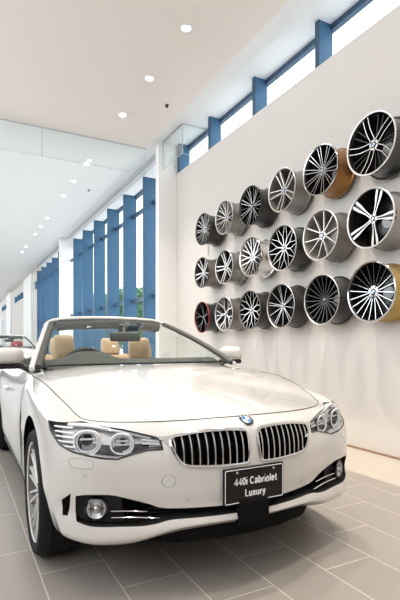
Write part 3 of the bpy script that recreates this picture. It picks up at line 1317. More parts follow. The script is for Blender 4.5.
# door mirrors
for s in (1, -1):
    bm = bmesh.new()
    rows = []
    cx, cy, cz = -.985, .968 * s, 1.068
    for t, ry, rz, ox in ((-1, .02, .010, 0), (-.96, .07, .035, 0), (-.8, .098, .054, 0), (-.35, .115, .064, 0), (.1, .118, .066, 0), (.5, .108, .060, 0), (.8, .085, .045, 0), (.95, .05, .026, 0), (1, .015, .008, 0)):
        r = []
        for k in range(28):
            a = 2 * PI * k / 28
            ca, sa = math.cos(a), math.sin(a)
            yy = abs(ca) ** .65 * (1 if ca > 0 else -1) * ry
            zz = abs(sa) ** .65 * (1 if sa > 0 else -1) * rz
            r.append((cx + .065 * t - .025 * abs(yy / .12) ** 2, cy + yy + .0 * t, cz + zz + .06 * yy * s * 0))
        rows.append(r)
    V = grid_faces(bm, rows, 0, True)
    bm.faces.new(V[0])
    bm.faces.new(V[-1])
    m_ = bm_obj('door_mirror', bm, M_PAINT, CAR, 60)
    bm = rbox((.10, .20, .040), .015, (cx - .005, cy - s * .015, cz - .075))
    bm_obj('mirror_base', bm, M_BLACK, m_, 50)
    bm = bmesh.new()
    tube(bm, [(cx + .0, cy - s * .06, cz - .075), (cx + .03, s * .86, .985), (cx + .04, s * .815, .960)], [.026, .024, .030], 10, scale=(.7, 1.2))
    bm_obj('mirror_arm', bm, M_BLACK, m_, 50)
    bm = rbox((.004, .17, .095), .001, (cx - .062, cy, cz))
    bm_obj('mirror_glass', bm, M_CHROME, m_, 50)
    bm = bmesh.new()
    tube(bm, [(cx + .058, cy - s * .085, cz - .045), (cx + .060, cy + s * .02, cz - .048), (cx + .045, cy + s * .09, cz - .045)], .005, 6)
    bm_obj('indicator_strip', bm, M_SATIN, m_, 50)
# ------------------------------------------------------------------ alloy wheels
def stroke_bm(bm, pts, face, thick, top=0, sidem=1, flare=1.35):
    """Spoke along (r, s, halfwidth) points; its front follows face(r)."""
    P = smooth_open(pts, 3) if len(pts) > 2 else [np.array(pts[0], float) * (1 - t) + np.array(pts[1], float) * t for t in np.linspace(0, 1, 5)]
    rows = []
    for i, p in enumerate(P):
        a = P[max(0, i - 1)]
        b = P[min(len(P) - 1, i + 1)]
        t = np.array([b[0] - a[0], b[1] - a[1]])
        t = t / np.linalg.norm(t)
        n = np.array([-t[1], t[0]])
        r, s, w = p
        z = face(math.hypot(r, s))
        e = w * .86
        q = []
        for off, dz in ((-w * flare, -thick), (-w, -thick * .16), (-e, 0), (e, 0), (w, -thick * .16), (w * flare, -thick)):
            q.append((r + n[0] * off, s + n[1] * off, z + dz))
        rows.append(q)
    V = [[bm.verts.new(p) for p in r] for r in rows]
    for j in range(len(V) - 1):
        for i in range(6):
            f = bm.faces.new((V[j][i], V[j][(i + 1) % 6], V[j + 1][(i + 1) % 6], V[j + 1][i]))
            f.material_index = top if i == 2 else sidem
    bm.faces.new(V[0]).material_index = sidem
    bm.faces.new(V[-1]).material_index = sidem


def emblem(R, z, parent):
    bm = bmesh.new()
    lathe(bm, [(R, z - .012), (R, z), (R * .93, z + .0015), (R * .66, z + .002)], 28, mi=[0, 0, 0])
    for q in range(4):
        c = bm.verts.new((0, 0, z + .0022))
        arc = [bm.verts.new((R * .66 * math.cos(PI / 2 * q + PI / 2 * k / 5), R * .66 * math.sin(PI / 2 * q + PI / 2 * k / 5), z + .002)) for k in range(6)]
        for k in range(5):
            bm.faces.new((c, arc[k], arc[k + 1])).material_index = 1 if q % 2 == 0 else 2
    return bm_obj('hub_cap', bm, [M_PIANO, M_BLUE, M_WHITE], parent, 30)


def rim_parts(root, R, zf, zb, spec, n_lathe=64):
    """Barrel, lip, hub, spokes and hub cap of one alloy wheel, face towards +z."""
    dish = spec.get('dish', .035)
    top, sidem, barrel_m = spec['face'], spec['side'], spec['barrel']
    inner = spec.get('inner', sidem)
    D = zf - zb

    def face(r):
        t = min(1, r / R)
        return zf - .010 - dish * (1 - t ** 1.6)

    # outer barrel
    bm = bmesh.new()
    prof = [(R * .955, zf - .004), (R, zf - .006), (R, zf - .016), (R * .955, zf - .026), (R * .925, zf - .06), (R * .90, zf - .09), (R * .885, zb + D * .42),
            (R * .89, zb + D * .25), (R * .935, zb + .030), (R * .94, zb + .020), (R * .985, zb + .014), (R * .985, zb), (R * .93, zb)]
    lathe(bm, prof, n_lathe)
    bm_obj('rim_barrel', bm, barrel_m, root, 35)
    # inside of the barrel
    bm = bmesh.new()
    prof = [(R * .945, zf - .006), (R * .905, zf - .026), (R * .865, zb + D * .45), (R * .865, zb + .012)]
    r_ = lathe(bm, prof, n_lathe)
    cap(bm, r_[-1])
    bm_obj('barrel_inside', bm, inner, root, 35)
    # lip
    bm = bmesh.new()
    lw = spec.get('lip_w', .045)
    prof = [(R * 1.0, zf - .010), (R * 1.002, zf - .003), (R * .992, zf), (R * (1 - lw), zf - .004), (R * (1 - lw - .02), zf - .016)]
    lathe(bm, prof, n_lathe)
    bm_obj('rim_lip', bm, spec.get('lip', top), root, 35)
    # hub
    hr = spec.get('hub', .20) * R
    bm = bmesh.new()
    zc = face(0)
    r_ = lathe(bm, [(hr * 1.12, zc - .05), (hr, zc - .010), (hr * .86, zc + .001), (hr * .52, zc + .002), (hr * .48, zc - .004)], 40, mi=[1, 1, 0, 1])
    cap(bm, r_[-1], 1)
    hub = bm_obj('hub', bm, [spec.get('hub_m', top), sidem], root, 30)
    me_b = None
    for k in range(5):
        a = 2 * PI * k / 5 + spec.get('rot', 0) + .6
        if me_b is None:
            bm = bmesh.new()
            rr = lathe(bm, [(.0085, zc - .004), (.0085, zc + .003), (.002, zc + .0032)], 10)
            cap(bm, rr[-1])
            o = bm_obj('bolt_recess', bm, M_DARK, hub)
            me_b = o.data
        else:
            o = bpy.data.objects.new('bolt_recess', me_b)
            COL.objects.link(o)
            o.parent = hub
        o.location = (hr * .72 * math.cos(a), hr * .72 * math.sin(a), 0)
    emblem(hr * .44, zc + .004, root)
    # spokes, one part each
    for grp in spec['spokes']:
        n = grp['n']
        me0 = None
        for k in range(n):
            a = spec.get('rot', 0) + grp.get('off', 0) + 2 * PI * k / n
            if me0 is None:
                bm = bmesh.new()
                dz = grp.get('dz', 0)
                for st in grp['strokes']:
                    stroke_bm(bm, [(r * R, s * R, w * R * .86) for r, s, w in st], lambda r: face(r) - dz, grp.get('thick', .022), 0, 1, grp.get('flare', 1.35))
                bmesh.ops.recalc_face_normals(bm, faces=bm.faces[:])
                me0 = bpy.data.meshes.new('spoke')
                bm.to_mesh(me0)
                bm.free()
                o = new_obj('spoke', me0, root, [grp.get('face', top), grp.get('side', sidem)], 30)
            else:
                o = bpy.data.objects.new('spoke', me0)
                COL.objects.link(o)
                o.parent = root
            o.rotation_euler = (0, 0, a)


def twin(s0, s1, w0, w1, r0=.12, r1=.965, bend=0):
    out = []
    for q in (1, -1):
        out.append([(r0, q * s0, w0), ((r0 + r1) / 2, q * (s0 + s1) / 2 + bend, (w0 + w1) / 2), (math.sqrt(max(.01, r1 * r1 - s1 * s1)), q * s1, w1)])
    return out


def fork(rs, s1, w0, w1, r0=.10, r1=.965):
    """Y: stem splits at rs."""
    e = math.sqrt(r1 * r1 - s1 * s1)
    return [[(r0, q * .012, w0), (rs, q * .02, w0), ((rs + e) / 2, q * (.012 + s1) / 2 * 1.05, (w0 + w1) / 2), (e, q * s1, w1)] for q in (1, -1)]


def single(w0, w1, r0=.1, r1=.965, bend=0):
    return [[(r0, 0, w0), ((r0 + r1) / 2, bend, (w0 + w1) / 2), (r1, 0, w1)]]


B_BLACK = mat('barrel_black', (.012, .012, .012), .25, .2, .4)
B_DARK = mat('barrel_anthracite', (.045, .042, .040), .32, .4)
B_TAUPE = mat('barrel_taupe', (.235, .215, .195), .34, .5)
B_GREY = mat('barrel_grey', (.31, .295, .28), .32, .5)
B_BRONZE = mat('barrel_bronze', (.36, .165, .045), .28, .75)
B_GOLD = mat('barrel_gold', (.50, .345, .105), .30, .75)
B_CHROME = mat('barrel_polished', (.80, .77, .74), .13, 1.0)
S_GREY = mat('spoke_grey', (.15, .14, .13), .35, .3)
S_TAUPE = mat('spoke_taupe', (.27, .245, .22), .35, .4)
S_SILVER = mat('spoke_silver', (.66, .64, .62), .28, .7)
S_DARKGREY = mat('spoke_dark_grey', (.07, .068, .066), .3, .4)
S_RED = mat('red_pinstripe', (.60, .05, .05), .35)

# (column from the camera, row from the top): spec, label
W = {}
W[0, 0] = dict(face=M_MACH, side=M_PIANO, barrel=B_BLACK, inner=B_BLACK, rot=.25, dish=.045, spokes=[
    dict(n=5, strokes=twin(.085, .10, .016, .014, bend=.05), thick=.03),
    dict(n=5, off=PI / 5, strokes=twin(.03, .12, .014, .012), thick=.02, dz=.022, face=S_DARKGREY)],
    label='black alloy rim with five curved silver-edged twin spokes, nearest in the top row')
W[1, 0] = dict(face=M_CHROME, side=M_PIANO, barrel=B_BRONZE, inner=B_BLACK, rot=.1, lip=M_CHROME, spokes=[
    dict(n=10, strokes=twin(.028, .085, .017, .014), thick=.03)],
    label='chrome-faced multi-spoke alloy rim with bronze orange barrel in the top row')
W[2, 0] = dict(face=S_SILVER, side=S_TAUPE, barrel=B_GREY, inner=S_GREY, rot=.35, lip=S_SILVER, spokes=[
    dict(n=5, strokes=twin(.07, .16, .030, .030), thick=.03),
    dict(n=5, off=0, strokes=single(.025, .05, .3, .93), thick=.02, dz=.02, face=S_GREY)],
    label='silver alloy rim with five wide double spokes and grey barrel in the top row')
W[3, 0] = dict(face=M_MACH, side=M_PIANO, barrel=B_DARK, inner=B_BLACK, rot=.2, lip=M_PIANO, lip_w=.03, hub_m=M_PIANO, spokes=[
    dict(n=7, strokes=twin(.02, .10, .016, .012), thick=.03), dict(n=7, off=PI / 7, strokes=single(.022, .02), thick=.02, dz=.012, face=S_DARKGREY)],
    label='black-lipped alloy rim with slim V spokes, third from the far end of the top row')
W[4, 0] = dict(face=S_SILVER, side=S_TAUPE, barrel=B_GREY, inner=S_GREY, rot=.1, lip=S_SILVER, spokes=[
    dict(n=10, strokes=fork(.40, .14, .020, .018), thick=.025)],
    label='all-silver multi-spoke alloy rim, second from the far end of the top row')
W[5, 0] = dict(face=S_SILVER, side=S_DARKGREY, barrel=B_DARK, inner=B_BLACK, rot=.3, lip=S_DARKGREY, spokes=[
    dict(n=5, strokes=twin(.04, .07, .022, .018), thick=.03), dict(n=5, off=PI / 5, strokes=twin(.03, .14, .020, .016), thick=.03)],
    label='dark grey alloy rim with paired spokes hanging above the small chain')
W[0, 1] = dict(face=M_MACH, side=M_PIANO, barrel=B_GREY, inner=B_BLACK, rot=-.42, dish=.04, lip=M_MACH, hub=.19, spokes=[
    dict(n=5, strokes=[[(.10, .03, .02), (.40, .045, .025), (.70, .085, .055), (.955, .10, .058)], [(.10, -.03, .02), (.40, -.045, .025), (.70, -.085, .055), (.955, -.10, .058)]], thick=.035),
    dict(n=5, off=0, strokes=single(.05, .07, .3, .93), thick=.02, dz=.016, face=M_PIANO)],
    label='black alloy rim with five broad split silver spokes, nearest in the middle row')
W[1, 1] = dict(face=M_MACH, side=S_TAUPE, barrel=B_TAUPE, inner=S_TAUPE, rot=.12, lip=M_MACH, spokes=[
    dict(n=5, strokes=twin(.09, .30, .026, .022), thick=.03)],
    label='bright silver-spoked alloy rim with taupe barrel, second nearest in the middle row')
W[2, 1] = dict(face=M_MACH, side=M_PIANO, barrel=B_BLACK, inner=B_BLACK, rot=.1, lip=M_MACH, lip_w=.03, spokes=[
    dict(n=10, strokes=fork(.48, .24, .016, .013), thick=.03)],
    label='black alloy rim with mesh of thin silver spokes, third nearest in middle row')
W[3, 1] = dict(face=B_CHROME, side=B_CHROME, barrel=B_CHROME, inner=S_TAUPE, rot=.2, lip=B_CHROME, hub_m=B_CHROME, spokes=[
    dict(n=10, strokes=fork(.42, .16, .020, .018), thick=.03)],
    label='fully polished alloy rim with mirror-like barrel in the middle row')
W[4, 1] = dict(face=M_MACH, side=S_GREY, barrel=B_GREY, inner=B_DARK, rot=.30, lip=M_MACH, spokes=[
    dict(n=5, strokes=twin(.07, .13, .042, .040), thick=.03)],
    label='dark grey alloy rim with wide silver spokes, second from far end of middle row')
W[5, 1] = dict(face=S_SILVER, side=S_GREY, barrel=B_TAUPE, inner=B_DARK, rot=.55, lip=S_GREY, spokes=[
    dict(n=5, strokes=twin(.05, .18, .035, .045), thick=.03)],
    label='grey alloy rim with five splayed double spokes hanging just under the small chain')
W[0, 2] = dict(face=M_CHROME, side=M_PIANO, barrel=B_GOLD, inner=B_BLACK, rot=.05, lip=M_CHROME, hub=.23, spokes=[
    dict(n=10, strokes=twin(.045, .145, .014, .013, r0=.22), thick=.03)],
    label='chrome-edged black many-spoke alloy rim with gold barrel, nearest in the bottom row')
W[1, 2] = dict(face=S_DARKGREY, side=M_PIANO, barrel=B_BLACK, inner=B_BLACK, rot=0, lip=M_MACH, lip_w=.028, hub=.13, hub_m=M_PIANO, dish=.05, spokes=[
    dict(n=20, strokes=single(.016, .030, bend=.02), thick=.03)],
    label='black turbine-spoke alloy rim with thin silver lip, second nearest in the bottom row')
W[2, 2] = dict(face=M_MACH, side=M_PIANO, barrel=B_DARK, inner=B_DARK, rot=.15, lip=M_MACH, lip_w=.025, hub=.16, spokes=[
    dict(n=5, strokes=twin(.02, .07, .018, .014), thick=.03), dict(n=5, off=PI / 5, strokes=single(.014, .012), thick=.03),
    dict(n=5, off=0, strokes=single(.02, .06, .4, .95), thick=.02, dz=.02, face=M_PIANO)],
    label='black alloy rim with star of narrow silver spokes, third nearest in bottom row')
W[3, 2] = dict(face=M_MACH, side=M_PIANO, barrel=B_DARK, inner=B_BLACK, rot=.1, lip=S_GREY, spokes=[
    dict(n=10, strokes=fork(.55, .20, .018, .015), thick=.03)],
    label='black alloy rim with thin Y spokes, fourth nearest in the bottom row')
W[4, 2] = dict(face=M_MACH, side=S_GREY, barrel=B_TAUPE, inner=S_GREY, rot=.4, lip=M_MACH, spokes=[
    dict(n=5, strokes=fork(.38, .34, .045, .036), thick=.03), dict(n=5, off=0, strokes=single(.02, .03, .5, .96), thick=.03)],
    label='silver web-spoke alloy rim with bronze-grey barrel, second from far end of bottom row')
W[5, 2] = dict(face=S_GREY, side=M_PIANO, barrel=B_BLACK, inner=B_BLACK, rot=.1, lip=S_RED, lip_w=.022, hub=.15, spokes=[
    dict(n=5, strokes=fork(.40, .20, .028, .020), thick=.03)],
    label='black alloy rim with a thin red edge line, far end of bottom row')
# centre Y, centre z, radius per wheel (face plane X = 3.57)
PLACE = {(0, 0): (3.222, 3.108, 0.302), (1, 0): (3.929, 3.085, 0.279), (2, 0): (4.614, 3.062, 0.27), (3, 0): (5.314, 3.046, 0.272), (4, 0): (6.009, 3.055, 0.256), (5, 0): (6.683, 3.020, 0.26), (0, 1): (3.228, 2.382, 0.294), (1, 1): (3.929, 2.360, 0.281), (2, 1): (4.610, 2.343, 0.282), (3, 1): (5.300, 2.339, 0.268), (4, 1): (6.009, 2.305, 0.257), (5, 1): (6.725, 2.315, 0.251), (0, 2): (3.218, 1.664, 0.297), (1, 2): (3.910, 1.643, 0.278), (2, 2): (4.638, 1.623, 0.276), (3, 2): (5.326, 1.615, 0.266), (4, 2): (6.018, 1.598, 0.26), (5, 2): (6.725, 1.580, 0.258)}
for (c, r), (Y, Z, R) in PLACE.items():
    sp = W[c, r]
    root = thing('alloy_rim', sp['label'], 'wheel rim', (3.90, Y, Z), (0, -PI / 2, 0), 'alloy rims displayed on the wall')
    rim_parts(root, R, .330, .062, sp)
    bm = bmesh.new()
    r_ = lathe(bm, [(.10, 0), (.10, .012), (.065, .014), (.065, .075)], 32)
    cap(bm, r_[0])
    cap(bm, r_[-1])
    bm_obj('wall_bracket', bm, M_GREY, root, 30)

# small chain between the two farthest rims
ch = thing('hanging_chain', 'short metal chain hanging between the two rims at the far end of the wall', 'chain', (3.63, 6.60, 2.745))
for k in range(7):
    bm = bmesh.new()
    a = [(0, .014 * math.cos(t), .020 * math.sin(t)) for t in np.linspace(0, 2 * PI, 17)[:-1]]
    if k % 2:
        a = [(p[1], p[0], p[2]) for p in a]
    tube(bm, a, .0045, 6, closed=True)
    o = bm_obj('chain_link', bm, M_SATIN, ch, 50)
    o.location = (0, 0, -.026 * k)

# ---- wheels of the car
S_BRIGHT = mat('bright_silver_paint', (.74, .73, .72), .3, .25)
CARSPEC = dict(face=S_BRIGHT, side=S_BRIGHT, barrel=S_GREY, inner=S_GREY, rot=.12, lip=S_BRIGHT, hub=.17, dish=.022, lip_w=.04, spokes=[
    dict(n=10, strokes=twin(.035, .105, .028, .026), thick=.025)])


def tyre_profile(R, Ro, hw):
    pts = [(R * .96, hw - .012), (R * 1.01, hw - .004), (R + (Ro - R) * .35, hw + .006), (R + (Ro - R) * .7, hw + .002), (Ro - .012, hw - .010), (Ro - .004, hw - .026)]
    for zc in (.048, .016, -.016, -.048):
        pts += [(Ro, zc + .008), (Ro - .008, zc + .005), (Ro - .008, zc - .005), (Ro, zc - .008)]
    pts += [(Ro - .004, -hw + .026), (Ro - .012, -hw + .010), (R + (Ro - R) * .7, -hw - .002), (R + (Ro - R) * .35, -hw - .006), (R * 1.01, -hw + .004), (R * .96, -hw + .012)]
    return pts


def car_wheel(x, s):
    bm = bmesh.new()
    lathe(bm, tyre_profile(.266, .343, .112), 72)
    o = bm_obj('wheel', bm, M_RUBBER, CAR, 35)
    o.matrix_local = Matrix(((0, s, 0, x), (0, 0, s, .806 * s), (1, 0, 0, .343), (0, 0, 0, 1)))
    rim_parts(o, .270, .108, -.10, CARSPEC)
    bm = bmesh.new()
    r_ = lathe(bm, [(.165, -.02), (.165, .005), (.06, .010)], 40)
    cap(bm, r_[-1])
    bm_obj('brake_disc', bm, M_GREY, o, 30)
    return o


for x in (0, -2.81):
    for s in (-1, 1):
        car_wheel(x, s)
# ------------------------------------------------------------------ showroom
def sbox(name, lo, hi, m, parent=None, kind=True, bev=0):
    bm = bmesh.new()
    box(bm, lo, hi, 0, bev)
    o = bm_obj(name, bm, m, parent, None)
    if kind and parent is None:
        struct(o)
    return o


XW = 3.90
CEIL = 5.0
X0 = -3.4
Y0, Y1 = -3.2, 60.0
sbox('floor', (X0, Y0, -.1), (3.178, Y1, 0), M_TILE)
sbox('trim_1', (3.178, Y0, -.1), (4.2, Y1, 0), M_BORDER)
sbox('ground', (4.2, -40, -.25), (70, 100, -.12), M_GROUND)
sbox('wall_right', (XW, Y0, 0), (4.20, 8.43, 4.53), M_WALL)
sbox('wall_back', (X0, Y0 - .2, 1.3), (4.2, Y0, CEIL), M_COLUMN)  # unseen wall added to cut frontal sky, white to bounce light forward
sbox('wall_back_lower', (X0, Y0 - .2, 0), (4.2, Y0, 1.3), M_LOW)  # unseen dark band added to deepen shade under the car and bumper
sbox('baseboard_right', (XW - .012, Y0, 0), (XW, 8.43, .022), mat('brown_skirting', (.33, .22, .14), .5))
sbox('ceiling', (X0, Y0, CEIL), (3.31, 8.615, CEIL + .25), M_CEIL)
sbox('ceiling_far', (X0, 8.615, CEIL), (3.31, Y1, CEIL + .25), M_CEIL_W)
sbox('wall_left', (X0 - .2, Y0, 0), (X0, Y1, 2.1), M_LOW)  # unseen low wall added to keep low daylight from under the car
sbox('trim_2', (3.31, Y0, CEIL + .12), (4.22, Y1, CEIL + .27), M_SOFFIT)
sbox('trim_3', (3.53, 8.43, 0), (4.25, 8.60, CEIL + .12), M_COLUMN)
sbox('trim_4', (3.47, 17.85, 0), (4.25, 18.10, CEIL + .12), M_COLUMN)
# curtain tracks in the soffit
for a, b in ((8.9, 17.8), (18.2, 25.2)):
    sbox('curtain_track', (3.69, a, CEIL + .095), (3.735, b, CEIL + .12), M_TRACK)
    sbox('curtain_track', (3.765, a, CEIL + .10), (3.79, b, CEIL + .12), M_TRACK)

# clerestory over the display wall
w1 = sbox('window_1', (4.12, Y0, 5.045), (4.19, 8.43, CEIL + .12), M_FRAME)
sbox('window_sill', (3.93, Y0, 4.53), (4.19, 8.43, 4.545), M_SOFFIT, w1)
sbox('glass_pane', (4.150, Y0, 4.545), (4.156, 8.43, 5.045), M_PANE, w1)
for k in range(-3, 6):
    y = 4.36 + 1.372 * k
    if k == 3:
        y = 8.36
    if k > 3 or k < -2:
        continue
    sbox('window_fin', (3.93, y - .03, 4.545), (4.15, y + .03, CEIL + .12), M_FIN, w1)
    sbox('fin_edge', (3.922, y - .036, 4.545), (3.935, y + .036, CEIL + .12), M_FRAME, w1)


def fin_bay(name, ya, yb, fins, ztop=4.80):
    w = sbox(name, (3.94, ya, ztop - .03), (4.04, yb, ztop + .03), M_FRAME)
    sbox('bulkhead', (3.93, ya, ztop + .03), (4.10, yb, CEIL + .12), M_SOFFIT, w)
    sbox('glass_pane', (3.985, ya, .02), (3.991, yb, ztop - .03), M_PANE, w)
    for z in (4.27, 2.19, .06):
        sbox('transom', (3.85, ya, z - .035), (3.93, yb, z + .035), M_FRAME, w)
    for y in fins:
        sbox('window_fin', (3.66, y - .022, 0), (3.99, y + .022, ztop + .02), M_FIN, w)
        sbox('fin_edge', (3.652, y - .028, 0), (3.663, y + .028, ztop + .02), M_FRAME, w)
    return w


fin_bay('window_2', 8.60, 17.85, [9.62 + 1.375 * k for k in range(6)])
fin_bay('window_3', 18.10, 25.2, [19.25 + 1.385 * k for k in range(5)])
# far wall with high windows
bm = bmesh.new()
box(bm, (XW, 25.2, 0), (4.25, Y1, 4.08))
box(bm, (XW, 25.2, 4.56), (4.25, Y1, CEIL + .12))
for a, b in ((25.2, 25.6), (27.7, 31.5), (38.2, 43.5), (49.0, Y1)):
    box(bm, (XW, a, 4.08), (4.25, b, 4.56))
struct(bm_obj('wall_right_far', bm, M_WALL, None, None))
for k, (a, b, n) in enumerate(((25.6, 27.7, 2), (31.5, 38.2, 4), (43.5, 49.0, 4))):
    w = sbox('window_%d' % (4 + k), (4.10, a, 4.08), (4.14, b, 4.14), M_FRAME)
    sbox('glass_pane', (4.12, a, 4.14), (4.125, b, 4.56), M_PANE, w)
    for q in range(n):
        y = a + (q + .5) * (b - a) / n
        sbox('window_fin', (3.91, y - .03, 4.08), (4.12, y + .03, 4.56), M_FIN, w)
sbox('trim_5', (3.80, 28.0, 0), (3.90, 31.4, CEIL + .12), M_COLUMN)
sbox('trim_6', (3.80, 39.5, 0), (3.90, 42.8, CEIL + .12), M_COLUMN)
sbox('door_1', (3.87, 47.0, 0), (3.90, 49.0, 3.3), M_FRAME)

# glass smoke screens under the ceiling
M_EDGE = mat('glass_edge_green', (.55, .66, .64), .2)


def screen(label, loc, size, joint_side=None):
    t = thing('smoke_screen', label, 'glass panel', loc, (0, 0, 0))
    lo = (0, 0, 0)
    bm = bmesh.new()
    box(bm, lo, size)
    bm_obj('glass_panel', bm, M_CLEAR, t, None)
    along = 0 if size[0] > size[1] else 1
    bm = bmesh.new()
    e = .004
    box(bm, (0, 0, -e), (size[0], size[1], 0))
    for q in (0, 1):
        a = [0, 0, 0]
        b = [size[0], size[1], size[2]]
        if q == 0:
            b[along] = e
            a[along] = -0.0
        else:
            a[along] = size[along] - e
        a[1 - along] -= .001
        b[1 - along] += .001
        box(bm, a, b)
    bm_obj('panel_edge', bm, M_EDGE, t, None)
    bm = bmesh.new()
    box(bm, (0, -.008 if along == 0 else 0, size[2] - .012), (size[0] if along == 0 else size[0] + .008, size[1] + .008 if along == 0 else size[1], size[2]))
    bm_obj('top_channel', bm, M_TRACK, t, None)
    return t


screen('long glass smoke screen hanging from the ceiling at the left', (-3.3, 8.60, 4.49), (4.65, .010, .51))
screen('shorter glass smoke screen hanging from the ceiling beside the white column', (1.352, 8.60, 4.49), (1.97, .010, .51))
screen('narrow glass panel along the high window, meeting the white column', (3.61, 7.53, 4.58), (.010, .90, .54))
screen('small square glass panel crossing to the high window frame', (3.62, 7.53, 4.58), (.50, .010, .54))

# ------------------------------------------------------------------ ceiling lights
ys = [5.07 + 1.215 * k for k in range(14) if k not in (3, 7, 11)]
near = [3.85, 2.64, 1.43]


def down_light(x, y, label, parts=True):
    t = thing('downlight', label, 'ceiling light', (x, y, CEIL), (0, 0, 0), 'recessed downlights in a row along the ceiling')
    bm = bmesh.new()
    lathe(bm, [(.075, 0), (.074, -.006), (.058, -.008), (.052, .0)], 32)
    bm_obj('trim_ring', bm, M_SOFFIT, t, 40)
    bm = bmesh.new()
    r_ = lathe(bm, [(.054, -.003), (.045, -.0055)], 32)
    cap(bm, r_[-1])
    bm_obj('lamp_lens', bm, M_LAMP, t, None)
    return t


SPOT = 165
ORD = ['first', 'second', 'third', 'fourth', 'fifth', 'sixth', 'seventh', 'eighth', 'ninth', 'tenth', 'eleventh']


def spot(x, y, aim, energy, size=84, blend=.9, rad=.05, col=(1, .905, .80)):
    l = bpy.data.lights.new('downlight_beam', 'SPOT')
    l.energy = energy
    l.spot_size = math.radians(size)
    l.spot_blend = blend
    l.shadow_soft_size = rad
    l.color = col
    o = bpy.data.objects.new('downlight_beam', l)
    COL.objects.link(o)
    o.location = (x, y, CEIL - .02)
    dv = Vector(aim) - Vector(o.location)
    o.rotation_euler = dv.to_track_quat('-Z', 'Y').to_euler()


for i, y in enumerate(ys):
    what = 'round recessed ceiling downlight, %s from the camera in the visible row' % ORD[i] if i < 3 else \
        'small recessed ceiling downlight beyond the glass screen, %s in that farther row' % ORD[i - 3]
    down_light(2.48, y, what)
for y in ys:
    spot(2.48, y, (2.8, y, 0), SPOT)
for x, y in [(2.48, q) for q in near] + [(.9, 5.0), (.9, 2.6), (.9, .8), (.9, -.8), (-.8, 3.8), (-.8, 1.6), (-.8, -.6)]:  # out-of-view lamps, the rows over the car added to light it
    t = down_light(x, y, 'added recessed ceiling downlight outside the view, to light car and wall')
    spot(x, y, (x + (.3 if x > 2 else 0), y, 0), SPOT * 1.1 if x > 2 else SPOT * .30)

# sprinkler heads
for x, y, lb in ((3.01, 6.86, 'tiny dark ceiling sprinkler near the edge of the cream ceiling'), (2.95, 11.6, 'tiny ceiling sprinkler beyond the glass screens, above the blue fins')):
    bm = bmesh.new()
    r_ = lathe(bm, [(.030, 0), (.030, -.006), (.014, -.008), (.014, -.03), (.022, -.032), (.022, -.036)], 18)
    cap(bm, r_[-1])
    o = bm_obj('ceiling_sprinkler', bm, M_DARK, None, 30)
    o.location = (x, y, CEIL)
    tag(o, lb, 'sprinkler')

# ------------------------------------------------------------------ trees outside
def tree_mesh(h, rad, n, seed):
    rnd = random.Random(seed)
    bm = bmesh.new()
    for k in range(n):
        while True:
            p = Vector((rnd.uniform(-1, 1), rnd.uniform(-1, 1), rnd.uniform(-1, 1)))
            if .35 < p.length < 1:
                break
        p = Vector((p.x * rad, p.y * rad, h * .58 + p.z * h * .42))
        a = Vector((rnd.uniform(-1, 1), rnd.uniform(-1, 1), rnd.uniform(-1, 1))).normalized()
        b = a.orthogonal().normalized()
        c = a.cross(b)
        L, Wd = rnd.uniform(.10, .18), rnd.uniform(.05, .08)
        v = [bm.verts.new(p + b * L), bm.verts.new(p + c * Wd + a * .02), bm.verts.new(p - b * L), bm.verts.new(p - c * Wd + a * .02)]
        bm.faces.new(v)
    return bm


TREE_ME = []
for sd in range(2):
    bm = tree_mesh(4.6, 1.6, 5200, sd)
    me = bpy.data.meshes.new('foliage')
    bm.to_mesh(me)
    bm.free()
    me.materials.append(M_LEAF)
    TREE_ME.append(me)
for i, (x, y, sc, lb) in enumerate(((9.0, 22.5, .92, 'leafy green tree outside, seen between the two nearest blue fins'), (9.4, 27.0, 1.02, 'leafy green tree outside, seen behind the second and third blue fins'),
                                    (9.2, 32.5, 1.05, 'leafy green tree outside, farthest from the camera behind the fins'))):
    t = thing('tree', lb, 'tree', (x, y, -.12), (0, 0, i * 1.3), 'trees outside the windows')
    o = bpy.data.objects.new('foliage', TREE_ME[i % 2])
    COL.objects.link(o)
    o.parent = t
    o.scale = (sc, sc, sc)
    bm = bmesh.new()
    tube(bm, [(0, 0, 0), (.05, .02, 1.2), (0, .05, 2.6), (.05, 0, 3.6)], [.13, .10, .07, .03], 10)
    tube(bm, [(0.02, .03, 1.6), (.4, .1, 2.4), (.8, .1, 3.0)], [.06, .05, .02], 8)
    tube(bm, [(0.02, .03, 1.9), (-.4, -.2, 2.7), (-.8, -.3, 3.2)], [.06, .04, .02], 8)
    bm_obj('trunk', bm, M_BARK, t, 40)

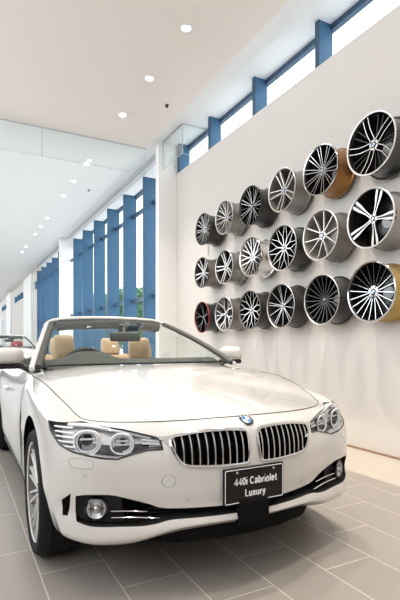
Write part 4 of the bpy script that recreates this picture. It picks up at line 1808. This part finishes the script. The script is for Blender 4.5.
# ------------------------------------------------------------------ second convertible far behind
CAR2 = copy_tree(CAR)
CAR2.location = (1.42, 15.0, 0)
CAR2.rotation_euler = (0, 0, -PI / 2 - .05)
CAR2['label'] = 'open convertible with red seats parked far behind the white car'


def walk(o):
    yield o
    for c in o.children:
        yield from walk(c)


red_cache = {}
for o in list(walk(CAR2)):
    nm = o.name.split('.')[0]
    if nm in ('plate_lettering', 'plate_border', 'plate_screw', 'show_plate', 'plate_bracket'):
        continue
    if o.type == 'MESH' and M_LEATHER.name in [m.name for m in o.data.materials if m]:
        if o.data.name not in red_cache:
            me = o.data.copy()
            for i, m in enumerate(me.materials):
                if m and m.name == M_LEATHER.name:
                    me.materials[i] = M_RED
            red_cache[o.data.name] = me
        o.data = red_cache[o.data.name]
for o in [q for q in walk(CAR2)]:
    nm = o.name.split('.')[0]
    if nm in ('plate_lettering', 'plate_border', 'plate_screw', 'plate_bracket'):
        bpy.data.objects.remove(o)
for o in [q for q in walk(CAR2)]:
    if o.name.split('.')[0] == 'show_plate':
        bpy.data.objects.remove(o)

# ------------------------------------------------------------------ camera, sky, view
cam = bpy.data.cameras.new('camera')
cam.sensor_width = 36
cam.sensor_fit = 'AUTO'
cam.lens = 462.7 / 600 * 36
cam.shift_y = (342.09 - 300) / 600
cam.clip_start = .02
cam.clip_end = 400
co = bpy.data.objects.new('camera', cam)
COL.objects.link(co)
co.location = (0, 0, 1.1714)
co.rotation_euler = (PI / 2, 0, -.48501)
SC.camera = co

wd = bpy.data.worlds.new('sky')
SC.world = wd
wd.use_nodes = True
nt = wd.node_tree
bg = nt.nodes['Background']
bg.inputs['Color'].default_value = (.90, .96, 1.0, 1)
bg.inputs['Strength'].default_value = SKY

SC.cycles.use_denoising = True
SC.cycles.sample_clamp_indirect = 4
SC.cycles.caustics_reflective = False
SC.cycles.caustics_refractive = False
SC.cycles.max_bounces = 12
SC.cycles.diffuse_bounces = 6
SC.cycles.transparent_max_bounces = 24
SC.view_settings.view_transform = 'Standard'
SC.view_settings.look = 'None'
SC.view_settings.gamma = 1
SC.view_settings.exposure = EXPOSURE
SC.view_settings.use_curve_mapping = False
